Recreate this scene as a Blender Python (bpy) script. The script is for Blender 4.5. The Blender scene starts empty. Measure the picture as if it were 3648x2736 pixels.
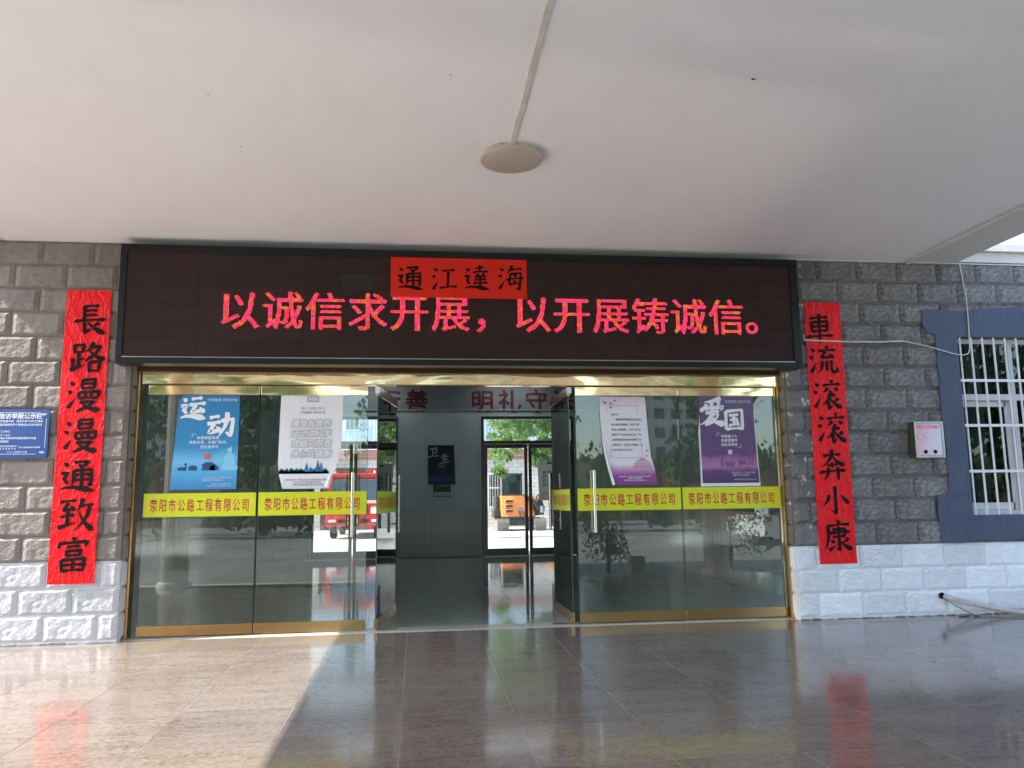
import bpy, bmesh, math, random
import numpy as np
from mathutils import Vector, Matrix, noise as mnoise
R = math.radians
random.seed(7)
sc = bpy.context.scene
COL = sc.collection

# ------------------------------------------------------------------ camera, light, exposure
cd = bpy.data.cameras.new('camera'); cam = bpy.data.objects.new('camera', cd); COL.objects.link(cam)
cd.sensor_width = 36; cd.lens = 27.785; cd.clip_end = 2000; cd.clip_start = 0.05
_r = Vector((0.99285963, -0.11860343, -0.01276618)); _u = Vector((-0.00437578, -0.14315861, 0.98969009)); _f = Vector((0.11920822, 0.98256747, 0.14265538))
_m = Matrix((_r, _u, -_f)).transposed().to_4x4(); _m.translation = Vector((0, -9.45, 1.52))
cam.matrix_world = _m
sc.camera = cam

SUN = Vector((-1.0, -0.133, 1.0)).normalized()
world = bpy.data.worlds.new('World'); sc.world = world; world.use_nodes = True
wn = world.node_tree.nodes; wl = world.node_tree.links
bg = wn['Background']
sky = wn.new('ShaderNodeTexSky'); sky.sky_type = 'NISHITA'; sky.sun_disc = False
sky.sun_elevation = math.asin(SUN.z); sky.sun_rotation = math.atan2(SUN.x, SUN.y)
sky.air_density = 1.0; sky.dust_density = 1.6; sky.ozone_density = 1.0
wl.new(sky.outputs[0], bg.inputs[0]); bg.inputs[1].default_value = 0.15
sd = bpy.data.lights.new('sun', 'SUN'); sd.energy = 3.0; sd.angle = R(0.55); sd.color = (1.0, 0.95, 0.87)
sun = bpy.data.objects.new('sun', sd); COL.objects.link(sun)
sun.rotation_euler = SUN.to_track_quat('Z', 'Y').to_euler(); sun.location = (-20, -8, 20)
sc.view_settings.view_transform = 'Standard'; sc.view_settings.look = 'None'
sc.view_settings.exposure = 2.05; sc.view_settings.gamma = 1.0; sc.view_settings.use_curve_mapping = False
cy = sc.cycles
cy.use_denoising = True
cy.max_bounces = 10; cy.diffuse_bounces = 6; cy.glossy_bounces = 5; cy.transparent_max_bounces = 16; cy.transmission_bounces = 6
cy.sample_clamp_indirect = 20.0; cy.blur_glossy = 0.0
cy.caustics_reflective = True; cy.caustics_refractive = False

# ------------------------------------------------------------------ materials
MATS = {}
class NT:
    def __init__(s, name):
        s.m = bpy.data.materials.new(name); s.m.use_nodes = True
        s.n = s.m.node_tree.nodes; s.l = s.m.node_tree.links
        s.p = s.n['Principled BSDF']; s.out = s.n['Material Output']
    def node(s, t, **kw):
        x = s.n.new(t)
        for k, v in kw.items(): setattr(x, k, v)
        return x
    def lk(s, a, b): s.l.new(a, b)
    def coords(s, kind='Object', scale=(1, 1, 1), rnd=False):
        if kind == 'World':
            o = s.node('ShaderNodeNewGeometry').outputs['Position']
        else:
            o = s.node('ShaderNodeTexCoord').outputs[kind]
        mp = s.node('ShaderNodeMapping'); mp.inputs['Scale'].default_value = scale
        s.lk(o, mp.inputs['Vector'])
        if rnd:
            oi = s.node('ShaderNodeObjectInfo'); mm = s.node('ShaderNodeMath', operation='MULTIPLY'); mm.inputs[1].default_value = 37.0
            s.lk(oi.outputs['Random'], mm.inputs[0]); cb = s.node('ShaderNodeCombineXYZ')
            for i in range(3): s.lk(mm.outputs[0], cb.inputs[i])
            s.lk(cb.outputs[0], mp.inputs['Location'])
        return mp.outputs[0]
    def noise(s, vec, scale=5, detail=4, rough=0.6, dist=0.0):
        x = s.node('ShaderNodeTexNoise'); x.inputs['Scale'].default_value = scale
        x.inputs['Detail'].default_value = detail; x.inputs['Roughness'].default_value = rough; x.inputs['Distortion'].default_value = dist
        s.lk(vec, x.inputs['Vector']); return x.outputs['Fac']
    def ramp(s, fac, stops):
        x = s.node('ShaderNodeValToRGB'); e = x.color_ramp.elements
        while len(e) < len(stops): e.new(0.5)
        for i, (p, c) in enumerate(stops):
            e[i].position = p; e[i].color = (c, c, c, 1) if isinstance(c, (int, float)) else (*c, 1)
        s.lk(fac, x.inputs[0]); return x.outputs[0]
    def mix(s, fac, a, b):
        x = s.node('ShaderNodeMix', data_type='RGBA')
        if isinstance(fac, (int, float)): x.inputs[0].default_value = fac
        else: s.lk(fac, x.inputs[0])
        for v, i in ((a, 6), (b, 7)):
            if isinstance(v, tuple): x.inputs[i].default_value = (*v, 1)
            else: s.lk(v, x.inputs[i])
        return x.outputs[2]
    def bump(s, h, strength=0.3, dist=0.01, prev=None):
        x = s.node('ShaderNodeBump'); x.inputs['Strength'].default_value = strength; x.inputs['Distance'].default_value = dist
        s.lk(h, x.inputs['Height'])
        if prev is not None: s.lk(prev, x.inputs['Normal'])
        return x.outputs[0]
    def base(s, c):
        if isinstance(c, tuple): s.p.inputs['Base Color'].default_value = (*c, 1)
        else: s.lk(c, s.p.inputs['Base Color'])
    def setp(s, **kw):
        for k, v in kw.items():
            k = k.replace('_', ' ')
            if isinstance(v, (int, float)): s.p.inputs[k].default_value = v
            elif isinstance(v, tuple): s.p.inputs[k].default_value = (*v, 1) if len(v) == 3 else v
            else: s.lk(v, s.p.inputs[k])

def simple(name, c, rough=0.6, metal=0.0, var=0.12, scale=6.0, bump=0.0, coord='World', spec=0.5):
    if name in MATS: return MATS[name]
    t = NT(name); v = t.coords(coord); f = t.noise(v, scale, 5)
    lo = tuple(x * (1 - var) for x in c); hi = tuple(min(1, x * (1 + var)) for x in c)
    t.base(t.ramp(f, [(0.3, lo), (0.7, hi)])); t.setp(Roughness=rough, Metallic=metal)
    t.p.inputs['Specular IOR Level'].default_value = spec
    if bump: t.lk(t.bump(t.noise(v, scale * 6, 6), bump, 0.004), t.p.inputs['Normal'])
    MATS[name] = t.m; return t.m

def glass(name, tint, ior=1.52, extra=0.0, dust=0.0):
    t = NT(name); t.n.remove(t.p)
    tr = t.node('ShaderNodeBsdfTransparent'); tr.inputs[0].default_value = (*tint, 1)
    gl = t.node('ShaderNodeBsdfGlossy'); gl.inputs['Roughness'].default_value = 0.0; gl.inputs[0].default_value = (0.93, 0.97, 0.95, 1)
    fr = t.node('ShaderNodeFresnel'); fr.inputs['IOR'].default_value = ior
    v = t.coords('World', (0.8, 0.8, 0.5)); b = t.bump(t.noise(v, 1.1, 1, 0.3), 0.05, 0.012)
    t.lk(b, gl.inputs['Normal'])
    f = fr.outputs[0]
    if extra:
        a = t.node('ShaderNodeMath', operation='ADD'); a.inputs[1].default_value = extra; a.use_clamp = True
        t.lk(f, a.inputs[0]); f = a.outputs[0]
    mx = t.node('ShaderNodeMixShader'); t.lk(f, mx.inputs[0]); t.lk(tr.outputs[0], mx.inputs[1]); t.lk(gl.outputs[0], mx.inputs[2])
    if dust:
        df = t.node('ShaderNodeBsdfDiffuse'); df.inputs[0].default_value = (0.62, 0.66, 0.62, 1); m2 = t.node('ShaderNodeMixShader')
        w = t.coords('World'); dn = t.ramp(t.noise(t.coords('World', (2.2, 2.2, 0.5)), 2.0, 6, 0.65), [(0.35, dust * 0.35), (0.75, dust)])
        t.lk(dn, m2.inputs[0]); t.lk(mx.outputs[0], m2.inputs[1]); t.lk(df.outputs[0], m2.inputs[2]); mx = m2
    t.lk(mx.outputs[0], t.out.inputs[0]); MATS[name] = t.m; return t.m

# wall stones: hand-hewn relief, same mould for every stone (object coordinates)
def stone(name, lo, hi, rough, rel=1.0, chip=None, coat=0.0):
    t = NT(name); v = t.coords('Object', (1, 1, 1))
    w = t.coords('World', (1, 1, 1)); wv = t.coords('Object', (5, 1, 9), rnd=True)
    big = t.noise(w, 1.3, 5); fine = t.noise(wv, 3.0, 6)
    col = t.mix(t.ramp(big, [(0.35, 0.0), (0.68, 1.0)]), lo, hi)
    col2 = t.mix(t.ramp(fine, [(0.45, 0.0), (0.75, 0.35)]), col, tuple(min(1, x * 1.35) for x in hi))
    dirt = t.noise(w, 9.0, 7, 0.75)
    col3 = t.mix(t.ramp(dirt, [(0.62, 0.0), (0.8, 0.35)]), col2, tuple(x * 0.55 for x in lo))
    oi = t.node('ShaderNodeObjectInfo')
    hs = t.node('ShaderNodeHueSaturation'); mr = t.node('ShaderNodeMapRange'); mr.inputs['To Min'].default_value = 0.88; mr.inputs['To Max'].default_value = 1.1
    t.lk(oi.outputs['Random'], mr.inputs[0]); t.lk(mr.outputs[0], hs.inputs['Value']); t.lk(col3, hs.inputs['Color'])
    col = hs.outputs[0]
    if chip:
        ch = t.noise(t.coords('World', (1.6, 1, 1)), 6.5, 4, 0.65, 0.8)
        col = t.mix(t.ramp(ch, [(0.60, 0.0), (0.615, 1.0)]), col, chip)
    t.base(col); t.setp(Roughness=rough)
    t.p.inputs['Coat Weight'].default_value = coat; t.p.inputs['Coat Roughness'].default_value = 0.25
    # diagonal carved ridges: warped wave bands, object space so they repeat as in a mould
    nz = t.node('ShaderNodeTexNoise'); nz.inputs['Scale'].default_value = 7; nz.inputs['Detail'].default_value = 4; t.lk(v, nz.inputs['Vector'])
    wa = t.node('ShaderNodeTexVoronoi', feature='DISTANCE_TO_EDGE'); wa.inputs['Scale'].default_value = 8.0
    mp = t.node('ShaderNodeMapping'); mp.inputs['Rotation'].default_value = (0, R(28), 0); mp.inputs['Scale'].default_value = (0.75, 1.0, 2.4)
    sub = t.node('ShaderNodeVectorMath', operation='MULTIPLY_ADD'); sub.inputs[1].default_value = (0.30, 0.30, 0.30)
    t.lk(nz.outputs['Color'], sub.inputs[0]); t.lk(v, sub.inputs[2]); t.lk(sub.outputs[0], mp.inputs['Vector']); t.lk(mp.outputs[0], wa.inputs['Vector'])
    rdg = t.ramp(wa.outputs['Distance'], [(0.0, 0.0), (0.045, 0.85), (0.2, 1.0)])
    b1 = t.bump(rdg, min(1.0, 0.55 * rel), 0.015 if rel < 1.2 else 0.024)
    b2 = t.bump(t.noise(v, 16, 4, 0.5), min(1.0, 0.22 * rel), 0.006, b1)
    t.lk(b2, t.p.inputs['Normal']); MATS[name] = t.m; return t.m

stone_warm = stone('stone_warm', (0.165, 0.138, 0.116), (0.235, 0.20, 0.172), 0.58, 0.8)
stone_cool = stone('stone_cool', (0.155, 0.145, 0.134), (0.215, 0.21, 0.206), 0.45, 1.6)
stone_chip = stone('stone_chip', (0.10, 0.095, 0.09), (0.17, 0.165, 0.16), 0.5, 0.6, chip=(0.55, 0.53, 0.5))
stone_white = stone('stone_white', (0.44, 0.44, 0.445), (0.52, 0.52, 0.525), 0.65, 0.7)  # same white paint as the right wall, darkened to offset the grazing sun
stone_white_skytint = stone('stone_white_skytint', (0.74, 0.76, 0.79), (0.80, 0.82, 0.85), 0.45, 1.0)  # same white paint, lighter and bluer: skylight in shade put into the colour

def m_tile():
    t = NT('porcelain_tile'); v = t.coords('World', (0.8, 3.0, 1), rnd=True); w = t.coords('World')
    f1 = t.noise(v, 1.9, 9, 0.72, 0.35); f2 = t.noise(w, 22, 9, 0.82); f3 = t.noise(w, 3.2, 6, .7)
    c = t.ramp(f1, [(0.28, (0.122, 0.094, 0.078)), (0.5, (0.184, 0.148, 0.126)), (0.72, (0.248, 0.206, 0.178))])
    c = t.mix(t.ramp(f2, [(0.46, 0.0), (0.62, 0.55)]), c, (0.33, 0.285, 0.25))
    c = t.mix(t.ramp(f2, [(0.36, 0.5), (0.46, 0.0)]), c, (0.085, 0.066, 0.056))
    c = t.mix(t.ramp(f3, [(0.42, 0.0), (0.68, 0.4)]), c, (0.26, 0.22, 0.195))
    oi = t.node('ShaderNodeObjectInfo'); mr = t.node('ShaderNodeMapRange'); mr.inputs['To Min'].default_value = 0.90; mr.inputs['To Max'].default_value = 1.10
    hs = t.node('ShaderNodeHueSaturation'); t.lk(oi.outputs['Random'], mr.inputs[0]); t.lk(mr.outputs[0], hs.inputs['Value']); t.lk(c, hs.inputs['Color'])
    t.base(hs.outputs[0])
    rr = t.ramp(t.noise(w, 2.2, 8, 0.75), [(0.3, 0.07), (0.55, 0.125), (0.8, 0.27)]); t.setp(Roughness=rr)
    t.p.inputs['Specular IOR Level'].default_value = 0.43
    t.lk(t.bump(t.noise(w, 0.9, 2, 0.4), 0.05, 0.012), t.p.inputs['Normal'])
    MATS['tile'] = t.m; return t.m
tile_m = m_tile()
def m_lobby():
    t = NT('lobby_tile'); w = t.coords('World')
    t.base(t.ramp(t.noise(w, 3.0, 5), [(0.3, (0.40, 0.45, 0.40)), (0.7, (0.48, 0.53, 0.48))]))
    t.setp(Roughness=t.ramp(t.noise(w, 3, 4), [(0.3, 0.04), (0.8, 0.10)])); t.p.inputs['Specular IOR Level'].default_value = 0.75
    t.lk(t.bump(t.noise(t.coords('World', (1, 0.5, 1)), 5.0, 2, 0.4), 0.10, 0.006), t.p.inputs['Normal'])
    return t.m
lobby_m = m_lobby()
def m_brass(name, c, rough, wav, sc_=(1, 1, 1)):
    t = NT(name); w = t.coords('World', sc_)
    t.base(t.ramp(t.noise(t.coords('World'), 7, 5), [(0.3, tuple(x * .82 for x in c)), (0.7, c)])); t.setp(Metallic=1.0, Roughness=rough)
    t.lk(t.bump(t.noise(w, 1.0, 1.5, 0.35, 0.3), wav, 0.05), t.p.inputs['Normal']); MATS[name] = t.m; return t.m
brass = m_brass('brass', (0.92, 0.70, 0.38), 0.07, 0.24, (1.3, 1, 4))
brass_dull = m_brass('brass_dull', (0.55, 0.35, 0.15), 0.16, 0.10, (0.8, 1, 3))
steel = simple('brushed_steel', (0.58, 0.57, 0.55), 0.2, 1.0, 0.1, 30)
steel_dark = simple('door_frame_steel', (0.16, 0.15, 0.145), 0.35, 0.9, 0.15, 4)
black_metal = simple('black_metal', (0.005, 0.007, 0.008), 0.35, 0.0, 0.2, 3, spec=0.3)
brown_trim = simple('brown_trim', (0.075, 0.035, 0.018), 0.3, 0.3, 0.2, 3)
def m_ceiling():
    t = NT('ceiling_paint'); w = t.coords('World')
    c = t.ramp(t.noise(w, 0.35, 4), [(0.3, (0.80, 0.785, 0.765)), (0.7, (0.84, 0.83, 0.815))])
    c = t.mix(t.ramp(t.noise(t.coords('World', (1.5, .8, 1)), 1.3, 6, .62, .4), [(.45, 0), (.62, .10)]), c, (.66, .62, .58))
    c = t.mix(t.ramp(t.noise(w, 7.0, 5, .7), [(.62, 0), (.8, .16)]), c, (.60, .56, .52))
    sp = t.noise(w, 38, 2, 0.5); c = t.mix(t.ramp(sp, [(0.80, 0.0), (0.83, 0.5)]), c, (0.3, 0.28, 0.26))
    t.base(c); t.setp(Roughness=0.5); t.p.inputs['Specular IOR Level'].default_value = .3
    t.lk(t.bump(t.noise(t.coords('World', (0.6, 1.5, 1)), 1.6, 3, 0.5), 0.4, 0.03), t.p.inputs['Normal']); return t.m
ceil_m = m_ceiling()
white_paint = simple('white_paint', (0.72, 0.72, 0.71), 0.4, 0, 0.05, 3)
cream_paint = simple('cream_paint', (0.62, 0.60, 0.54), 0.5, 0, 0.08, 3)
grey_blue_wall = simple('lobby_wall_paint', (0.66, 0.75, 0.77), 0.55, 0, 0.05, 1.5)
def m_blue():
    t = NT('blue_plaster'); w = t.coords('World', (1, 1, 0.6))
    c = t.ramp(t.noise(w, 2.5, 6, 0.6), [(0.3, (0.038, 0.054, 0.100)), (0.7, (0.058, 0.076, 0.132))])
    c = t.mix(t.ramp(t.noise(t.coords('World', (7, 1, .8)), 2.5, 7, 0.75), [(0.5, 0.0), (0.7, 0.5)]), c, (0.105, 0.12, 0.165))
    t.base(c); t.setp(Roughness=0.55); t.lk(t.bump(t.noise(w, 9, 6), 0.3, 0.006), t.p.inputs['Normal']); return t.m
blue_m = m_blue()
def m_redpaper():
    t = NT('red_paper'); w = t.coords('Object')
    t.base(t.ramp(t.noise(w, 2.0, 3), [(0.3, (0.74, 0.004, 0.008)), (0.7, (0.86, 0.007, 0.011))])); t.setp(Roughness=0.38)
    t.p.inputs['Specular IOR Level'].default_value = 0.22
    vo = t.node('ShaderNodeTexVoronoi', feature='DISTANCE_TO_EDGE'); vo.inputs['Scale'].default_value = 4.5
    mp = t.coords('Object', (1.3, 1, 0.6)); nz = t.node('ShaderNodeTexNoise'); nz.inputs['Scale'].default_value = 5; nz.inputs['Detail'].default_value = 4; t.lk(mp, nz.inputs['Vector'])
    ad = t.node('ShaderNodeVectorMath', operation='MULTIPLY_ADD'); ad.inputs[1].default_value = (0.55, 0.55, 0.55); t.lk(nz.outputs['Color'], ad.inputs[0]); t.lk(mp, ad.inputs[2]); t.lk(ad.outputs[0], vo.inputs['Vector'])
    h = t.ramp(vo.outputs['Distance'], [(0.0, 1.0), (0.12, 0.3), (0.5, 0.0)])
    t.lk(t.bump(t.noise(t.coords('Object', (1.6, 1, .7)), 9, 4, 0.6, 1.0), 0.35, 0.012, t.bump(h, 0.6, 0.014)), t.p.inputs['Normal']); return t.m
red_paper = m_redpaper()
ink = simple('black_ink', (0.003, 0.0028, 0.003), 0.5, spec=0.15)
def flat(name, c, rough=0.45, wr=0.0):
    if name in MATS: return MATS[name]
    t = NT(name); t.base(c); t.setp(Roughness=rough)
    if wr:
        v = t.coords('World', (1.4, 1, 0.7)); t.lk(t.bump(t.noise(v, 6, 3, 0.55, 1.2), wr, 0.02), t.p.inputs['Normal'])
    MATS[name] = t.m; return t.m
def emis(name, c, s):
    t = NT(name); t.base((0, 0, 0)); t.setp(Emission_Color=c, Emission_Strength=s, Roughness=0.5); MATS[name] = t.m; return t.m
door_glass = glass('door_glass', (0.87, 0.92, 0.895), 1.55, 0.02, 0.015)
door_glass_edge = flat('glass_edge', (0.03, 0.09, 0.07), 0.1)
window_glass = glass('window_glass', (0.45, 0.50, 0.50), 1.45, 0.0)
clear_glass = glass('clear_glass', (0.97, 0.98, 0.975), 1.45, 0.0, 0.13)
rail_glass = glass('rail_glass', (0.75, 0.78, 0.76), 1.5)

# ------------------------------------------------------------------ geometry helpers
class MB:
    def __init__(s): s.v = []; s.f = []; s.smooth = False
    def add(s, vs, fs):
        o = len(s.v); s.v += [tuple(x) for x in vs]; s.f += [tuple(i + o for i in f) for f in fs]; return s
    def box(s, x0, x1, y0, y1, z0, z1):
        return s.add([(x0, y0, z0), (x1, y0, z0), (x1, y1, z0), (x0, y1, z0), (x0, y0, z1), (x1, y0, z1), (x1, y1, z1), (x0, y1, z1)],
                     [(0, 3, 2, 1), (4, 5, 6, 7), (0, 1, 5, 4), (1, 2, 6, 5), (2, 3, 7, 6), (3, 0, 4, 7)])
    def bbox(s, x0, x1, y0, y1, z0, z1, b):
        # box with chamfered edges
        v = []; f = []
        bm = bmesh.new(); bmesh.ops.create_cube(bm, size=1)
        for q in bm.verts: q.co = Vector(((x0 + x1) / 2 + q.co.x * (x1 - x0), (y0 + y1) / 2 + q.co.y * (y1 - y0), (z0 + z1) / 2 + q.co.z * (z1 - z0)))
        bmesh.ops.bevel(bm, geom=bm.edges[:], offset=b, segments=2, affect='EDGES', profile=0.5)
        bm.verts.index_update(); v = [q.co[:] for q in bm.verts]; f = [tuple(w.index for w in p.verts) for p in bm.faces]; bm.free()
        return s.add(v, f)
    def prism(s, pts, a0, a1, axis='y'):
        n = len(pts)
        def P(p, a): return {'y': (p[0], a, p[1]), 'x': (a, p[0], p[1]), 'z': (p[0], p[1], a)}[axis]
        return s.add([P(p, a0) for p in pts] + [P(p, a1) for p in pts],
                     [tuple(range(n)), tuple(range(2 * n - 1, n - 1, -1))] + [(i, (i + 1) % n + 0, (i + 1) % n + n, i + n) for i in range(n)])
    def tube(s, pts, r, seg=10, cap=True):
        pts = [Vector(p) for p in pts]; n = len(pts); rs = r if isinstance(r, (list, tuple)) else [r] * n
        rings = []
        up = None
        for i, p in enumerate(pts):
            d = (pts[min(i + 1, n - 1)] - pts[max(i - 1, 0)]).normalized()
            if up is None: up = Vector((0, 0, 1)) if abs(d.z) < 0.9 else Vector((0, 1, 0))
            a = d.cross(up).normalized(); b = a.cross(d).normalized(); up = b
            rings.append([p + (a * math.cos(2 * math.pi * k / seg) + b * math.sin(2 * math.pi * k / seg)) * rs[i] for k in range(seg)])
        vs = [v for g in rings for v in g]; fs = []
        for i in range(n - 1):
            for k in range(seg): fs.append((i * seg + k, i * seg + (k + 1) % seg, (i + 1) * seg + (k + 1) % seg, (i + 1) * seg + k))
        if cap: fs += [tuple(range(seg - 1, -1, -1)), tuple(range((n - 1) * seg, n * seg))]
        return s.add(vs, fs)
    def lathe(s, prof, c, seg=32, axis='z'):
        vs = []; fs = []; n = len(prof)
        for k in range(seg):
            a = 2 * math.pi * k / seg
            for (r_, h) in prof:
                x, y = r_ * math.cos(a), r_ * math.sin(a)
                vs.append({'z': (c[0] + x, c[1] + y, c[2] + h), 'y': (c[0] + x, c[1] + h, c[2] + y), 'x': (c[0] + h, c[1] + x, c[2] + y)}[axis])
        for k in range(seg):
            for i in range(n - 1): fs.append((k * n + i, ((k + 1) % seg) * n + i, ((k + 1) % seg) * n + i + 1, k * n + i + 1))
        fs.append(tuple(k * n for k in range(seg))); fs.append(tuple(k * n + n - 1 for k in range(seg - 1, -1, -1)))
        return s.add(vs, fs)
    def sph(s, c, r, seg=12, rings=8):
        prof = [(max(1e-4, math.sin(math.pi * i / rings)) * 1, -math.cos(math.pi * i / rings)) for i in range(rings + 1)]
        rr = r if isinstance(r, tuple) else (r, r, r)
        o = len(s.v); s.lathe(prof, (0, 0, 0), seg)
        for i in range(o, len(s.v)):
            x, y, z = s.v[i]; s.v[i] = (c[0] + x * rr[0], c[1] + y * rr[1], c[2] + z * rr[2])
        return s
    def mesh(s, name, m, org=(0, 0, 0), smooth=None):
        me = bpy.data.meshes.new(name)
        ox, oy, oz = org
        me.from_pydata([(x - ox, y - oy, z - oz) for x, y, z in s.v], [], s.f)
        for mm in (m if isinstance(m, list) else [m]): me.materials.append(mm)
        bm = bmesh.new(); bm.from_mesh(me); bmesh.ops.recalc_face_normals(bm, faces=bm.faces[:]); bm.to_mesh(me); bm.free()
        if (s.smooth if smooth is None else smooth):
            me.shade_smooth()
            try: me.set_sharp_from_angle(angle=R(35))
            except Exception: pass
        me.update(); return me

def link(name, me, parent=None, loc=None, kind=None, label=None):
    o = bpy.data.objects.new(name, me); COL.objects.link(o)
    if parent is not None: o.parent = parent
    if loc is not None: o.location = loc
    if kind: o['kind'] = kind
    if label: o['label'] = label
    return o
WORG = {}
def thing(name, label, cat, loc=(0, 0, 0), group=None):
    o = bpy.data.objects.new(name, None); COL.objects.link(o); o.location = loc; o['label'] = label; o['category'] = cat
    o.empty_display_size = 0.1
    if group: o['group'] = group
    WORG[o] = Vector(loc); return o
def part(name, mb, m, parent, smooth=None, kind=None, label=None):
    """mb is in world coordinates; parent is a thing or a part of one"""
    root = parent
    while root.parent is not None: root = root.parent
    org = WORG[root]
    return link(name, mb.mesh(name, m, org, smooth), parent, None, kind, label)
def part_at(name, mb, m, parent, c, smooth=None, kind=None):
    """like part, with its own origin at c (so object coordinates start there)"""
    root = parent
    while root.parent is not None: root = root.parent
    pl = Vector((0, 0, 0)); q = parent
    while q.parent is not None: pl += q.location; q = q.parent
    return link(name, mb.mesh(name, m, c, smooth), parent, Vector(c) - WORG[root] - pl, kind)
def solo(name, mb, m, label, cat, org=(0, 0, 0), group=None, smooth=None):
    o = link(name, mb.mesh(name, m, org, smooth), None, org); o['label'] = label; o['category'] = cat
    if group: o['group'] = group
    WORG[o] = Vector(org); return o
def struct(name, mb, m, org=(0, 0, 0), smooth=None):
    o = link(name, mb.mesh(name, m, org, smooth), None, org, 'structure'); WORG[o] = Vector(org); return o

# ------------------------------------------------------------------ glyphs
_cu = bpy.data.curves.new('glyph', 'FONT'); _cu.size = 1.0
_to = bpy.data.objects.new('glyph', _cu); COL.objects.link(_to)
_gc = {}
def glyph(ch, bold=0.0, res=2):
    k = (ch, bold, res)
    if k not in _gc:
        _cu.body = ch; _cu.offset = bold; _cu.resolution_u = res
        bpy.context.view_layer.update()
        me = bpy.data.meshes.new_from_object(_to.evaluated_get(bpy.context.evaluated_depsgraph_get()))
        v = np.array([x.co[:2] for x in me.vertices]) if len(me.vertices) else np.zeros((0, 2))
        f = [tuple(p.vertices) for p in me.polygons]; bpy.data.meshes.remove(me)
        _gc[k] = (v, f)
    return _gc[k]
def text_mb(mb, s, x, z, size, pt, bold=0.0, step=None, sx=1.0, shear=0.0, res=1, vert=False, align='l', warp=None, back=-1):
    """lay the glyphs of s with em size; (x, z) = left edge and centre line; pt maps (u, v) to 3D"""
    step = step or size * sx
    adv = []
    for ch in s: adv.append(step if ord(ch) > 0x2000 else step * (0.56 if ch not in ' .:il-' else 0.34))
    tot = sum(adv)
    if align == 'c': x -= tot / 2
    if align == 'r': x -= tot
    for ch, a in zip(s, adv):
        if ch not in ' \u3000':
            v, f = glyph(ch, 0.0, res)
            if len(v):
              shifts = [(0, 0)] if bold < .004 else ([(-.5, 0), (.5, 0), (0, -.5), (0, .5)] if bold < .03 else [(.7 * math.cos(q * math.pi / 4), .7 * math.sin(q * math.pi / 4)) for q in range(8)])
              for si_, (shx, shy) in enumerate(shifts):
                P = []
                for (gx, gy) in v:
                    gx += shx * bold * 2; gy += shy * bold * 2
                    if warp: gx, gy = warp(gx, gy)
                    u = x + gx * size * sx + shear * (gy - 0.38) * size; w = z + (gy - 0.38) * size
                    q_ = pt(u, w); P.append((q_[0], q_[1] + back * .00007 * si_, q_[2]))
                mb.add(P, f)
        x += a
    return mb
def planeY(y): return lambda u, w: (u, y, w)
def lishu(gx, gy):
    # flared clerical look
    return (gx + 0.018 * math.sin(gy * 9.0), 0.38 + (gy - 0.38) * (1 + 0.10 * math.cos((gx - 0.5) * 5)) + 0.02 * math.sin(gx * 7))

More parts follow.
